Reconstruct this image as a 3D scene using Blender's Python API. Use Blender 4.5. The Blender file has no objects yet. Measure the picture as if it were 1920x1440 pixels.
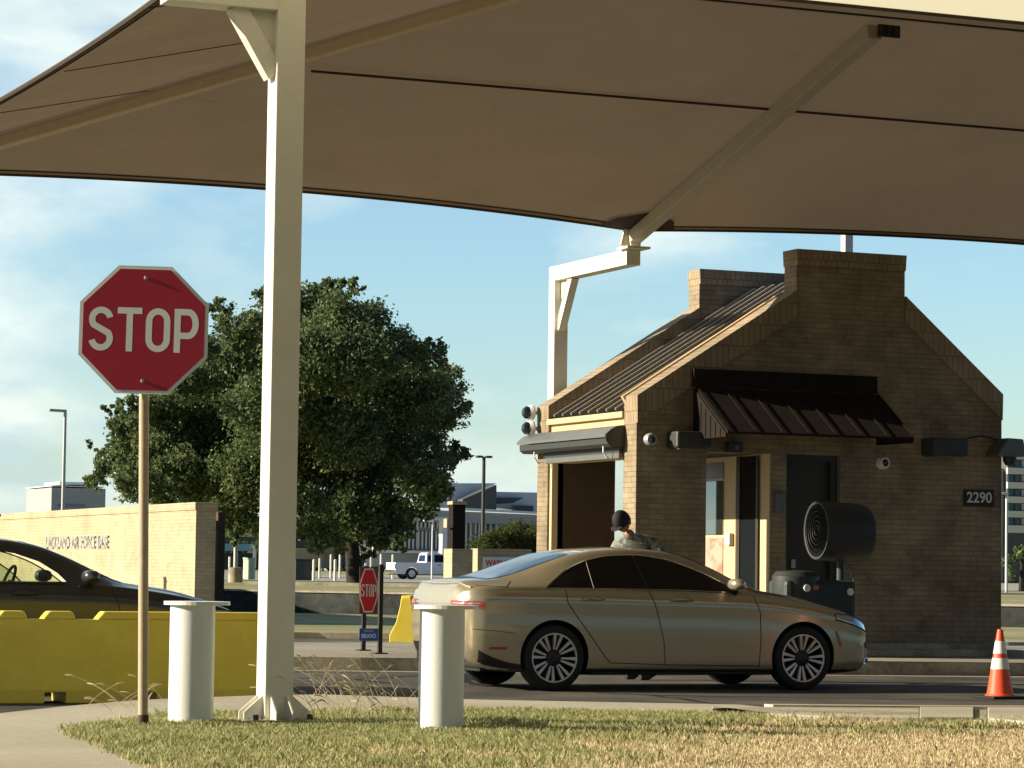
import bpy, bmesh, math, random
import numpy as np
from mathutils import Vector, Matrix
from mathutils.bvhtree import BVHTree
from mathutils.geometry import tessellate_polygon
random.seed(7); np.random.seed(7)
S = bpy.context.scene
COL = S.collection
R = math.radians

# ---------------------------------------------------------------- camera
FPX, YAW, PITCH, ROLL, EYE = 5400.0, R(22.6), math.atan(352/5400.0), R(.78), 1.2
fwd = Vector((math.sin(YAW)*math.cos(PITCH), math.cos(YAW)*math.cos(PITCH), math.sin(PITCH)))
rgt = Vector((math.cos(YAW), -math.sin(YAW), 0)); up = rgt.cross(fwd)
rgt, up = math.cos(ROLL)*rgt + math.sin(ROLL)*up, -math.sin(ROLL)*rgt + math.cos(ROLL)*up
EYEP = Vector((0, 0, EYE))
cam_d = bpy.data.cameras.new('camera'); cam_d.sensor_width = 36; cam_d.lens = FPX/1920*36
cam_d.clip_start = .1; cam_d.clip_end = 6000
cam = bpy.data.objects.new('camera', cam_d); COL.objects.link(cam)
m3 = Matrix((rgt, up, -fwd)).transposed()
cam.matrix_world = Matrix.Translation(EYEP) @ m3.to_4x4()
S.camera = cam
S.view_settings.view_transform = 'Standard'; S.view_settings.look = 'None'
S.view_settings.exposure = 0.88; S.view_settings.gamma = 1
S.render.resolution_x = 1024; S.render.resolution_y = 768

def ray(x, y): return fwd + rgt*((x-960)/FPX) - up*((y-720)/FPX)
def atD(x, y, D): return EYEP + ray(x, y)*D          # a sight line met at a depth
def atY(x, y, Y): d = ray(x, y); return EYEP + d*(Y/d.y)
def atZ(x, y, Z): d = ray(x, y); return EYEP + d*((Z-EYE)/d.z)

# ---------------------------------------------------------------- sun + sky
SUN_EL, SUN_V = R(20), Vector((-.958, .286, 0)).normalized()
sv = Vector((SUN_V.x*math.cos(SUN_EL), SUN_V.y*math.cos(SUN_EL), math.sin(SUN_EL)))
sun_d = bpy.data.lights.new('sun', 'SUN'); sun_d.energy = 5.0; sun_d.angle = R(.5); sun_d.color = (1, .87, .67)
sun = bpy.data.objects.new('sun', sun_d); COL.objects.link(sun)
sun.rotation_euler = sv.to_track_quat('Z', 'Y').to_euler(); sun.location = (-20, 10, 20)
W = bpy.data.worlds.new('World'); S.world = W; W.use_nodes = True
nt = W.node_tree; nt.nodes.clear()
def N(t, **k):
    n = nt.nodes.new(t)
    for a, b in k.items(): setattr(n, a, b)
    return n
L = lambda a, b: nt.links.new(a, b)
out = N('ShaderNodeOutputWorld'); bg = N('ShaderNodeBackground'); bg.inputs['Strength'].default_value = .118
sky = N('ShaderNodeTexSky', sky_type='NISHITA', sun_disc=False, sun_elevation=SUN_EL,
        sun_rotation=math.atan2(SUN_V.x, SUN_V.y) % (2*math.pi), air_density=1.0, dust_density=.6, ozone_density=1.6)
tc = N('ShaderNodeTexCoord')
mp = N('ShaderNodeMapping'); mp.inputs['Scale'].default_value = (1, 1, 2.3); mp.inputs['Location'].default_value = (3.13, .4, .22)
nz = N('ShaderNodeTexNoise'); nz.inputs['Scale'].default_value = 10.0; nz.inputs['Detail'].default_value = 9; nz.inputs['Roughness'].default_value = .52
nz2 = N('ShaderNodeTexNoise'); nz2.inputs['Scale'].default_value = 2.6; nz2.inputs['Detail'].default_value = 3
L(tc.outputs['Generated'], mp.inputs['Vector']); L(mp.outputs[0], nz.inputs['Vector']); L(mp.outputs[0], nz2.inputs['Vector'])
ad = N('ShaderNodeMath', operation='MULTIPLY_ADD'); ad.inputs[1].default_value = .75; L(nz2.outputs[0], ad.inputs[0]); L(nz.outputs[0], ad.inputs[2])
cr = N('ShaderNodeValToRGB'); cr.color_ramp.elements[0].position = .72; cr.color_ramp.elements[1].position = .95
cr.color_ramp.elements[0].color = (0, 0, 0, 1); cr.color_ramp.elements[1].color = (.85, .85, .85, 1)
lf = N('ShaderNodeVectorMath', operation='DOT_PRODUCT'); L(tc.outputs['Generated'], lf.inputs[0]); lf.inputs[1].default_value = (-.923*.85, .384*.85, -.35)
ad2 = N('ShaderNodeMath', operation='ADD'); L(ad.outputs[0], ad2.inputs[0]); L(lf.outputs['Value'], ad2.inputs[1])
L(ad2.outputs[0], cr.inputs[0])
cshade = N('ShaderNodeValToRGB'); cshade.color_ramp.elements[0].position = .38; cshade.color_ramp.elements[1].position = .60
cshade.color_ramp.elements[0].color = (.60, .72, .80, 1); cshade.color_ramp.elements[1].color = (1, 1.0, .96, 1)
nz3 = N('ShaderNodeTexNoise'); nz3.inputs['Scale'].default_value = 17.0; nz3.inputs['Detail'].default_value = 6; L(mp.outputs[0], nz3.inputs['Vector']); L(nz3.outputs[0], cshade.inputs[0])
cmul = N('ShaderNodeMixRGB', blend_type='MULTIPLY'); cmul.inputs[0].default_value = 1; cmul.inputs[1].default_value = (4.5, 4.9, 4.8, 1); L(cshade.outputs[0], cmul.inputs[2])
tint = N('ShaderNodeMixRGB', blend_type='MULTIPLY'); tint.inputs[0].default_value = 1; tint.inputs[2].default_value = (.66, .78, .86, 1)
L(sky.outputs[0], tint.inputs[1])
mx = N('ShaderNodeMixRGB'); L(cmul.outputs[0], mx.inputs[2])
L(cr.outputs[0], mx.inputs[0]); L(tint.outputs[0], mx.inputs[1])
# sky dimmed and blued behind the camera (towards -Y), added to cut fill light
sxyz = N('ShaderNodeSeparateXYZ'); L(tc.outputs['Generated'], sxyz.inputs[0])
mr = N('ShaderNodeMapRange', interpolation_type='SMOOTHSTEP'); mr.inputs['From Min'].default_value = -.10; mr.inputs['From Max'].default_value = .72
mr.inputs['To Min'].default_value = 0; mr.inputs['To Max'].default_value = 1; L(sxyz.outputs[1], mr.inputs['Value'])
dim_col = N('ShaderNodeMixRGB'); dim_col.inputs[1].default_value = (.21, .30, .42, 1); dim_col.inputs[2].default_value = (1, 1, 1, 1)
rear_dim = N('ShaderNodeMixRGB', blend_type='MULTIPLY'); rear_dim.inputs[0].default_value = 1; L(mx.outputs[0], rear_dim.inputs[1]); L(mr.outputs[0], dim_col.inputs[0]); L(dim_col.outputs[0], rear_dim.inputs[2])
L(rear_dim.outputs[0], bg.inputs['Color']); L(bg.outputs[0], out.inputs[0])

# ---------------------------------------------------------------- materials
def mat(name, col, rough=.7, metal=0, var=0, vscale=6, spec=.5, coat=0, bump=0, bscale=60, trans=0, col2=None, em=None, contrast=None):
    m = bpy.data.materials.new(name); m.use_nodes = True; t = m.node_tree; n = t.nodes; b = n['Principled BSDF']
    b.inputs['Roughness'].default_value = rough; b.inputs['Metallic'].default_value = metal
    b.inputs['Specular IOR Level'].default_value = spec; b.inputs['Coat Weight'].default_value = coat
    b.inputs['Coat Roughness'].default_value = .05
    b.inputs['Base Color'].default_value = (*col, 1)
    if trans: b.inputs['Transmission Weight'].default_value = trans
    if em: b.inputs['Emission Color'].default_value = (*em[:3], 1); b.inputs['Emission Strength'].default_value = em[3]
    if var or bump:
        c = n.new('ShaderNodeTexCoord')
    if var:
        z = n.new('ShaderNodeTexNoise'); z.inputs['Scale'].default_value = vscale; z.inputs['Detail'].default_value = 7; z.inputs['Roughness'].default_value = .65
        t.links.new(c.outputs['Object'], z.inputs['Vector'])
        r = n.new('ShaderNodeValToRGB'); lo, hi = contrast or (.32, .68)
        r.color_ramp.elements[0].position = lo; r.color_ramp.elements[1].position = hi
        c2 = col2 or tuple(v*(1-var) for v in col)
        r.color_ramp.elements[0].color = (*c2, 1); r.color_ramp.elements[1].color = (*(col if col2 else tuple(min(1, v*(1+var*.35)) for v in col)), 1)
        t.links.new(z.outputs[0], r.inputs[0]); t.links.new(r.outputs[0], b.inputs['Base Color'])
    if bump:
        z = n.new('ShaderNodeTexNoise'); z.inputs['Scale'].default_value = bscale; z.inputs['Detail'].default_value = 5
        t.links.new(c.outputs['Object'], z.inputs['Vector'])
        bu = n.new('ShaderNodeBump'); bu.inputs['Strength'].default_value = bump; bu.inputs['Distance'].default_value = .02
        t.links.new(z.outputs[0], bu.inputs['Height']); t.links.new(bu.outputs[0], b.inputs['Normal'])
    return m

def brick_mat(name, c1, c2, mortar, bw=.24, rh=.075, stain=.35):
    m = bpy.data.materials.new(name); m.use_nodes = True; t = m.node_tree; n = t.nodes; b = n['Principled BSDF']; l = t.links.new
    g = n.new('ShaderNodeNewGeometry'); s = n.new('ShaderNodeSeparateXYZ'); sn = n.new('ShaderNodeSeparateXYZ')
    l(g.outputs['Position'], s.inputs[0]); l(g.outputs['True Normal'], sn.inputs[0])
    ab = n.new('ShaderNodeMath'); ab.operation = 'ABSOLUTE'; l(sn.outputs[0], ab.inputs[0])
    gt = n.new('ShaderNodeMath'); gt.operation = 'GREATER_THAN'; gt.inputs[1].default_value = .6; l(ab.outputs[0], gt.inputs[0])
    mi = n.new('ShaderNodeMix'); mi.data_type = 'FLOAT'; l(gt.outputs[0], mi.inputs[0]); l(s.outputs[0], mi.inputs[2]); l(s.outputs[1], mi.inputs[3])
    cb = n.new('ShaderNodeCombineXYZ'); l(mi.outputs[0], cb.inputs[0]); l(s.outputs[2], cb.inputs[1])
    br = n.new('ShaderNodeTexBrick'); br.inputs['Scale'].default_value = 1; br.inputs['Brick Width'].default_value = bw; br.inputs['Row Height'].default_value = rh
    br.inputs['Mortar Size'].default_value = .006; br.inputs['Mortar Smooth'].default_value = .3; br.inputs['Bias'].default_value = -.1
    br.inputs['Color1'].default_value = (*c1, 1); br.inputs['Color2'].default_value = (*c2, 1); br.inputs['Mortar'].default_value = (*mortar, 1)
    l(cb.outputs[0], br.inputs['Vector'])
    z = n.new('ShaderNodeTexNoise'); z.inputs['Scale'].default_value = 1.3; z.inputs['Detail'].default_value = 8; z.inputs['Roughness'].default_value = .7
    l(g.outputs['Position'], z.inputs['Vector'])
    r = n.new('ShaderNodeValToRGB'); r.color_ramp.elements[0].position = .33; r.color_ramp.elements[1].position = .66
    r.color_ramp.elements[0].color = (1-stain,)*3+(1,); r.color_ramp.elements[1].color = (1.08, 1.08, 1.08, 1); l(z.outputs[0], r.inputs[0])
    mu = n.new('ShaderNodeMixRGB'); mu.blend_type = 'MULTIPLY'; mu.inputs[0].default_value = 1; l(br.outputs[0], mu.inputs[1]); l(r.outputs[0], mu.inputs[2])
    l(mu.outputs[0], b.inputs['Base Color']); b.inputs['Roughness'].default_value = .9; b.inputs['Specular IOR Level'].default_value = .2
    bu = n.new('ShaderNodeBump'); bu.inputs['Strength'].default_value = .5; bu.inputs['Distance'].default_value = .008; bu.invert = True
    l(br.outputs[1], bu.inputs['Height']); l(bu.outputs[0], b.inputs['Normal'])
    return m

def ground_mat(name, stops, scales=(.5, 9), rough=.95, bump=.4, bscale=90, cracks=0, joints=None, spec=.2):
    m = bpy.data.materials.new(name); m.use_nodes = True; t = m.node_tree; n = t.nodes; b = n['Principled BSDF']; l = t.links.new
    g = n.new('ShaderNodeNewGeometry')
    z1 = n.new('ShaderNodeTexNoise'); z1.inputs['Scale'].default_value = scales[0]; z1.inputs['Detail'].default_value = 6
    z2 = n.new('ShaderNodeTexNoise'); z2.inputs['Scale'].default_value = scales[1]; z2.inputs['Detail'].default_value = 8; z2.inputs['Roughness'].default_value = .75
    for z in (z1, z2): l(g.outputs['Position'], z.inputs['Vector'])
    a = n.new('ShaderNodeMix'); a.data_type = 'FLOAT'; a.inputs[0].default_value = .5; l(z1.outputs[0], a.inputs[2]); l(z2.outputs[0], a.inputs[3])
    r = n.new('ShaderNodeValToRGB'); el = r.color_ramp.elements
    while len(el) < len(stops): el.new(.5)
    for e, (p, c) in zip(el, stops): e.position = p; e.color = (*c, 1)
    l(a.outputs[0], r.inputs[0]); last = r.outputs[0]
    if cracks:
        v = n.new('ShaderNodeTexVoronoi'); v.feature = 'DISTANCE_TO_EDGE'; v.inputs['Scale'].default_value = cracks
        wn = n.new('ShaderNodeMixRGB'); wn.inputs[0].default_value = .25; l(g.outputs['Position'], wn.inputs[1]); l(z1.outputs[1], wn.inputs[2]); l(wn.outputs[0], v.inputs['Vector'])
        c = n.new('ShaderNodeMath'); c.operation = 'LESS_THAN'; c.inputs[1].default_value = .006; l(v.outputs[0], c.inputs[0])
        x = n.new('ShaderNodeMixRGB'); x.inputs[2].default_value = (.015, .014, .013, 1); l(c.outputs[0], x.inputs[0]); l(last, x.inputs[1]); last = x.outputs[0]
    if joints:
        br = n.new('ShaderNodeTexBrick'); br.offset = 0; br.inputs['Scale'].default_value = 1; br.inputs['Brick Width'].default_value = joints; br.inputs['Row Height'].default_value = joints
        br.inputs['Mortar Size'].default_value = .018; br.inputs['Color1'].default_value = (1, 1, 1, 1); br.inputs['Color2'].default_value = (.9, .9, .9, 1); br.inputs['Mortar'].default_value = (.3, .3, .3, 1)
        l(g.outputs['Position'], br.inputs['Vector'])
        x = n.new('ShaderNodeMixRGB'); x.blend_type = 'MULTIPLY'; x.inputs[0].default_value = 1; l(last, x.inputs[1]); l(br.outputs[0], x.inputs[2]); last = x.outputs[0]
    l(last, b.inputs['Base Color']); b.inputs['Roughness'].default_value = rough; b.inputs['Specular IOR Level'].default_value = spec
    z3 = n.new('ShaderNodeTexNoise'); z3.inputs['Scale'].default_value = bscale; z3.inputs['Detail'].default_value = 3; l(g.outputs['Position'], z3.inputs['Vector'])
    bu = n.new('ShaderNodeBump'); bu.inputs['Strength'].default_value = bump; bu.inputs['Distance'].default_value = .01; l(z3.outputs[0], bu.inputs['Height']); l(bu.outputs[0], b.inputs['Normal'])
    return m

def fabric_mat(name, col, tcol, w):
    m = bpy.data.materials.new(name); m.use_nodes = True; t = m.node_tree; n = t.nodes; n.clear(); l = t.links.new
    o = n.new('ShaderNodeOutputMaterial'); d = n.new('ShaderNodeBsdfDiffuse'); tr = n.new('ShaderNodeBsdfTranslucent'); x = n.new('ShaderNodeMixShader')
    g = n.new('ShaderNodeNewGeometry'); z = n.new('ShaderNodeTexNoise'); z.inputs['Scale'].default_value = .9; z.inputs['Detail'].default_value = 6; l(g.outputs['Position'], z.inputs['Vector'])
    r = n.new('ShaderNodeValToRGB'); r.color_ramp.elements[0].position = .3; r.color_ramp.elements[1].position = .7
    r.color_ramp.elements[0].color = (*[c*.86 for c in col], 1); r.color_ramp.elements[1].color = (*[c*1.08 for c in col], 1); l(z.outputs[0], r.inputs[0])
    l(r.outputs[0], d.inputs[0]); tr.inputs[0].default_value = (*tcol, 1); x.inputs[0].default_value = w
    l(d.outputs[0], x.inputs[1]); l(tr.outputs[0], x.inputs[2]); l(x.outputs[0], o.inputs[0])
    wv = n.new('ShaderNodeTexNoise'); wv.inputs['Scale'].default_value = 1.1; wv.inputs['Detail'].default_value = 12; wv.inputs['Roughness'].default_value = .62; l(g.outputs['Position'], wv.inputs['Vector'])
    bu = n.new('ShaderNodeBump'); bu.inputs['Strength'].default_value = .55; bu.inputs['Distance'].default_value = .12; l(wv.outputs[0], bu.inputs['Height']); l(bu.outputs[0], d.inputs['Normal'])
    return m

def leaf_mat(name, c1, c2, c3):
    m = bpy.data.materials.new(name); m.use_nodes = True; t = m.node_tree; n = t.nodes; n.clear(); l = t.links.new
    o = n.new('ShaderNodeOutputMaterial'); d = n.new('ShaderNodeBsdfDiffuse'); tr = n.new('ShaderNodeBsdfTranslucent'); x = n.new('ShaderNodeMixShader')
    g = n.new('ShaderNodeNewGeometry'); r = n.new('ShaderNodeValToRGB'); el = r.color_ramp.elements; el.new(.5)
    for e, p, c in zip(el, (0, .5, 1), (c1, c2, c3)): e.position = p; e.color = (*c, 1)
    l(g.outputs['Random Per Island'], r.inputs[0]); l(r.outputs[0], d.inputs[0]); l(r.outputs[0], tr.inputs[0]); x.inputs[0].default_value = .38
    l(d.outputs[0], x.inputs[1]); l(tr.outputs[0], x.inputs[2]); l(x.outputs[0], o.inputs[0])
    return m

M = {}
M['cream'] = mat('cream_paint', (.74, .72, .60), .45, var=.07, vscale=5, bump=.05, bscale=30)
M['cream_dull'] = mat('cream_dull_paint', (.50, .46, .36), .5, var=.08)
M['white_post'] = mat('white_painted_steel', (.74, .77, .73), .5, col2=(.50, .50, .45), var=.3, vscale=8, contrast=(.28, .36), bump=.06, bscale=40)
M['white'] = mat('white_paint', (.78, .78, .76), .5, var=.05)
M['tan_post'] = mat('tan_post_paint', (.46, .37, .24), .5, var=.15, vscale=14)
M['red'] = mat('sign_red', (.36, .014, .030), .38, var=.08, vscale=3)
M['sign_white'] = mat('sign_white', (.72, .78, .76), .4)
M['signal_red'] = mat('small_sign_red', (.62, .01, .02), .4)
M['brown_board'] = mat('brown_board', (.17, .055, .025), .7, var=.15)
M['black_post'] = mat('black_post', (.02, .014, .011), .5)
M['blue'] = mat('sign_blue', (.02, .09, .50), .5, var=.08)
M['yellow'] = mat('yellow_plastic', (.97, .74, .08), .42, var=.12, vscale=4, bump=.08, bscale=12)
M['steel'] = mat('galvanised_steel', (.42, .44, .44), .45, .5, var=.1)
M['darkmetal'] = mat('dark_metal', (.03, .035, .035), .5)
M['rust'] = mat('rusty_steel', (.09, .05, .03), .8, var=.4, vscale=20)
M['brick'] = brick_mat('blond_brick', (.38, .305, .20), (.30, .24, .16), (.24, .195, .14), rh=.068, stain=.5)
M['brick_far'] = brick_mat('cream_brick', (.54, .44, .29), (.47, .38, .25), (.40, .33, .22), stain=.25)
M['brick_top'] = brick_mat('coping_brick', (.40, .32, .215), (.34, .265, .175), (.20, .16, .11), bw=.085, rh=.30)
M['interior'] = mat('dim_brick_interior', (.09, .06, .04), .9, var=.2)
M['roofmetal'] = mat('standing_seam_roof', (.011, .010, .009), .95, 0, spec=.1, var=.15)
M['seam'] = mat('roof_seam_metal', (.62, .55, .42), .5)
M['trim'] = mat('tan_trim', (.62, .44, .24), .6, var=.06)
M['awning'] = mat('brown_awning_metal', (.026, .021, .018), .95, var=.2, vscale=4, spec=.08)
M['hood'] = mat('shutter_hood_metal', (.15, .16, .15), .38, .3, var=.1)
M['darkgrey'] = mat('dark_grey_metal', (.045, .048, .045), .5, var=.15)
M['glass'] = mat('dark_window_glass', (.012, .016, .018), .04, spec=.9)
M['glass_mir'] = mat('reflective_glass', (.25, .3, .3), .03, .9)
M['doorbrown'] = mat('dark_brown_door', (.035, .028, .022), .5)
M['frame'] = mat('cream_frame', (.66, .52, .30), .5)
M['panel'] = mat('worn_door_panel', (.48, .36, .27), .6, var=.35, vscale=5, col2=(.33, .17, .13), contrast=(.40, .52))
M['concrete'] = ground_mat('pale_concrete', [(.35, (.34, .31, .24)), (.5, (.43, .40, .31)), (.62, (.50, .46, .36))], (.6, 14), joints=None)
M['kerb'] = ground_mat('kerb_concrete', [(.38, (.20, .18, .14)), (.5, (.38, .35, .27)), (.6, (.50, .46, .36))], (1.5, 16))
M['island'] = ground_mat('island_concrete', [(.35, (.25, .22, .17)), (.5, (.34, .31, .24)), (.62, (.40, .37, .29))], (.5, 10), joints=3.4)
M['asphalt'] = ground_mat('asphalt', [(.36, (.038, .037, .034)), (.46, (.075, .071, .062)), (.54, (.10, .094, .082)), (.64, (.17, .16, .135))], (.8, 34), cracks=.22, bump=.8)
M['lawn'] = ground_mat('lawn_soil', [(.36, (.16, .16, .07)), (.47, (.25, .22, .11)), (.55, (.38, .31, .18)), (.66, (.48, .40, .25))], (.55, 12), bump=.8)
M['fargrass'] = ground_mat('far_grass', [(.36, (.17, .18, .08)), (.5, (.29, .27, .13)), (.62, (.42, .36, .20))], (.25, 6), bump=.9, bscale=30)
M['lot'] = ground_mat('parking_lot', [(.4, (.30, .30, .27)), (.6, (.38, .37, .32))], (.1, 2))
M['retwall'] = ground_mat('stained_retaining_wall', [(.38, (.022, .026, .026)), (.5, (.045, .05, .048)), (.62, (.075, .08, .072))], (.6, 5))
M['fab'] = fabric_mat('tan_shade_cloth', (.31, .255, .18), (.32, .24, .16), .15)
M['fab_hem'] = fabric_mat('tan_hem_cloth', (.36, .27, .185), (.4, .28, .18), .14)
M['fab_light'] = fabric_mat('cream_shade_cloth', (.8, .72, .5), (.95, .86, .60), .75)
M['hip'] = mat('hip_band', (.66, .55, .38), .8, var=.08)
M['cord'] = mat('dark_edge_cord', (.05, .035, .022), .9)
M['bark'] = mat('bark', (.028, .023, .018), .95, var=.3, vscale=4)
M['leaf'] = leaf_mat('oak_leaves', (.06, .095, .045), (.115, .16, .07), (.27, .31, .14))
M['leaf2'] = leaf_mat('shrub_leaves', (.04, .06, .022), (.075, .095, .032), (.13, .14, .05))
M['blade'] = leaf_mat('green_blades', (.20, .24, .09), (.34, .36, .16), (.58, .52, .30))
M['drygrass'] = leaf_mat('dry_blades', (.46, .37, .21), (.68, .56, .35), (.85, .74, .50))
M['straw'] = mat('straw', (.55, .47, .30), .8)
M['tyre'] = mat('tyre_rubber', (.011, .011, .012), .75)
M['rim'] = mat('alloy', (.70, .67, .60), .35, .45)
M['rimdark'] = mat('dark_alloy_pocket', (.015, .015, .015), .5)
M['gold'] = mat('champagne_paint', (.50, .435, .295), .27, .6, coat=.9)
M['blackpaint'] = mat('black_car_paint', (.030, .033, .034), .32, 0, spec=.5, coat=.5)
M['carglass'] = mat('tinted_car_glass', (.006, .007, .008), .04, spec=.5)
M['rearglass'] = mat('rear_car_glass', (.018, .05, .10), .12, .0, spec=.45)
M['chrome'] = mat('chrome', (.75, .73, .68), .12, 1)
M['trimdark'] = mat('black_trim', (.012, .012, .012), .5)
M['seamline'] = mat('panel_gap', (.03, .024, .016), .9)
M['lamp_red'] = mat('tail_lamp_red', (.40, .07, .07), .15, coat=1)
M['lamp_clear'] = mat('clear_lamp', (.55, .57, .58), .08, .4, coat=1)
M['amber'] = mat('amber_lens', (.45, .16, .02), .3)
M['orange'] = mat('cone_orange', (.85, .10, .03), .5, var=.08)
M['reflect'] = mat('white_reflective', (.80, .78, .72), .4)
M['skin'] = mat('skin', (.30, .15, .09), .6)
M['camo'] = mat('camouflage_cloth', (.26, .27, .23), .9, var=.5, vscale=16, col2=(.09, .10, .085), contrast=(.44, .54))
M['vest'] = mat('dark_vest', (.035, .035, .03), .9)
M['cap'] = mat('black_cap', (.01, .01, .012), .8)
M['bluewin'] = mat('building_glass', (.03, .07, .09), .1, spec=.8)
M['greybld'] = mat('grey_metal_cladding', (.34, .36, .36), .6, var=.06, vscale=.4)
M['greydark'] = mat('dark_grey_cladding', (.085, .085, .085), .6)
M['whitebld'] = mat('white_metal_roof', (.72, .75, .75), .5)
M['tanbld'] = mat('tan_masonry', (.56, .42, .22), .8, var=.1, vscale=.6)
M['turq'] = mat('turquoise_canopy', (.16, .36, .42), .5)
M['truck'] = mat('white_truck_paint', (.82, .84, .85), .3, coat=.6)
M['lime'] = mat('pale_green_cabinet', (.30, .42, .28), .6)
M['bin'] = mat('dark_green_box', (.02, .035, .035), .6)
def tinted():
    m = bpy.data.materials.new('green_tinted_glass'); m.use_nodes = True; t = m.node_tree; n = t.nodes; n.clear()
    o = n.new('ShaderNodeOutputMaterial'); a = n.new('ShaderNodeBsdfTransparent'); a.inputs[0].default_value = (.55, .68, .53, 1)
    g = n.new('ShaderNodeBsdfGlossy'); g.inputs['Roughness'].default_value = .03; x = n.new('ShaderNodeMixShader'); x.inputs[0].default_value = .10
    t.links.new(a.outputs[0], x.inputs[1]); t.links.new(g.outputs[0], x.inputs[2]); t.links.new(x.outputs[0], o.inputs[0]); return m
M['tint'] = tinted()

# ---------------------------------------------------------------- helpers
def tag(o, label=None, cat=None, group=None, kind=None):
    if label: o['label'] = label
    if cat: o['category'] = cat
    if group: o['group'] = group
    if kind: o['kind'] = kind
    return o
def empty(name, loc, label, cat, group=None, rz=0):
    o = bpy.data.objects.new(name, None); o.empty_display_size = .2; COL.objects.link(o)
    o.location = loc; o.rotation_euler = (0, 0, rz); return tag(o, label, cat, group)
class MB:
    def __init__(s): s.v = []; s.f = []
    def add(s, vs, fs):
        k = len(s.v); s.v += [tuple(map(float, p)) for p in vs]; s.f += [tuple(k+i for i in f) for f in fs]; return s
    def box(s, x0, y0, z0, x1, y1, z1):
        return s.add([(x0,y0,z0),(x1,y0,z0),(x1,y1,z0),(x0,y1,z0),(x0,y0,z1),(x1,y0,z1),(x1,y1,z1),(x0,y1,z1)],
                     [(0,3,2,1),(4,5,6,7),(0,1,5,4),(1,2,6,5),(2,3,7,6),(3,0,4,7)])
    def prism(s, poly, axis, a, b):
        # poly in the two other axes (ordered), extruded along axis from a to b
        n = len(poly)
        def P(u, v, w): return {'x': (w, u, v), 'y': (u, w, v), 'z': (u, v, w)}[axis]
        vs = [P(u, v, a) for u, v in poly] + [P(u, v, b) for u, v in poly]
        tri = tessellate_polygon([[Vector((u, v, 0)) for u, v in poly]])
        fs = [tuple(t) for t in tri] + [tuple(i+n for i in reversed(t)) for t in tri] + [(i, (i+1) % n, n+(i+1) % n, n+i) for i in range(n)]
        return s.add(vs, fs)
    def bar(s, a, b, w, h=None, upv=(0, 0, 1)):
        a, b = Vector(a), Vector(b); d = (b-a).normalized(); h = h or w; u = Vector(upv)
        if abs(d.dot(u)) > .98: u = Vector((0, 1, 0))
        sx = d.cross(u).normalized()*w/2; sy = sx.cross(d).normalized()*h/2
        vs = [p+q for p in (a, b) for q in (-sx-sy, sx-sy, sx+sy, -sx+sy)]
        return s.add(vs, [(0,3,2,1),(4,5,6,7),(0,1,5,4),(1,2,6,5),(2,3,7,6),(3,0,4,7)])
    def tube(s, pts, r, n=12, cap=True):
        pts = [Vector(p) for p in pts]; rr = r if isinstance(r, (list, tuple)) else [r]*len(pts); k = len(s.v); prev = None
        for i, p in enumerate(pts):
            d = (pts[min(i+1, len(pts)-1)]-pts[max(i-1, 0)]).normalized()
            u = Vector((0, 0, 1)) if abs(d.z) < .95 else Vector((0, 1, 0))
            if prev is not None: u = prev
            x = d.cross(u).normalized(); y = x.cross(d); prev = y
            for j in range(n):
                a = 2*math.pi*j/n; s.v.append(tuple(p + (x*math.cos(a)+y*math.sin(a))*rr[i]))
        for i in range(len(pts)-1):
            for j in range(n): s.f.append((k+i*n+j, k+i*n+(j+1) % n, k+(i+1)*n+(j+1) % n, k+(i+1)*n+j))
        if cap: s.f.append(tuple(k+j for j in reversed(range(n)))); s.f.append(tuple(k+(len(pts)-1)*n+j for j in range(n)))
        return s
    def lathe(s, prof, n=24, axis='z', c=(0, 0, 0)):
        k = len(s.v); c = Vector(c)
        for r, h in prof:
            for j in range(n):
                a = 2*math.pi*j/n; u, v = r*math.cos(a), r*math.sin(a)
                s.v.append(tuple(c+Vector({'z': (u, v, h), 'y': (u, h, v), 'x': (h, u, v)}[axis])))
        for i in range(len(prof)-1):
            for j in range(n): s.f.append((k+i*n+j, k+i*n+(j+1) % n, k+(i+1)*n+(j+1) % n, k+(i+1)*n+j))
        return s
    def grid(s, P, closed=False):
        nu, nv = len(P), len(P[0]); k = len(s.v)
        for r in P:
            for p in r: s.v.append(tuple(map(float, p)))
        for i in range(nu-1):
            for j in range(nv-1): s.f.append((k+i*nv+j, k+(i+1)*nv+j, k+(i+1)*nv+j+1, k+i*nv+j+1))
        return s
    def build(s, name, m, parent=None, smooth=False, bevel=0, world=False, fix=True):
        me = bpy.data.meshes.new(name); off = Vector(parent.location) if (world and parent) else Vector((0, 0, 0))
        me.from_pydata([tuple(Vector(v)-off) for v in s.v], [], s.f); me.update()
        if fix:
            bm = bmesh.new(); bm.from_mesh(me); bmesh.ops.recalc_face_normals(bm, faces=bm.faces); bm.to_mesh(me); bm.free()
        me.materials.append(m if not isinstance(m, str) else M[m])
        if smooth: me.shade_smooth() if hasattr(me, 'shade_smooth') else None
        o = bpy.data.objects.new(name, me); COL.objects.link(o)
        if smooth:
            md = o.modifiers.new('ws', 'EDGE_SPLIT'); md.split_angle = R(38)
        if bevel:
            md = o.modifiers.new('bevel', 'BEVEL'); md.width = bevel; md.segments = 2; md.limit_method = 'ANGLE'; md.angle_limit = R(40)
        if parent: o.parent = parent
        return o
def copy_tree(o, parent=None):
    c = o.copy(); COL.objects.link(c); c.parent = parent
    for ch in list(o.children): copy_tree(ch, c)
    return c
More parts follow.
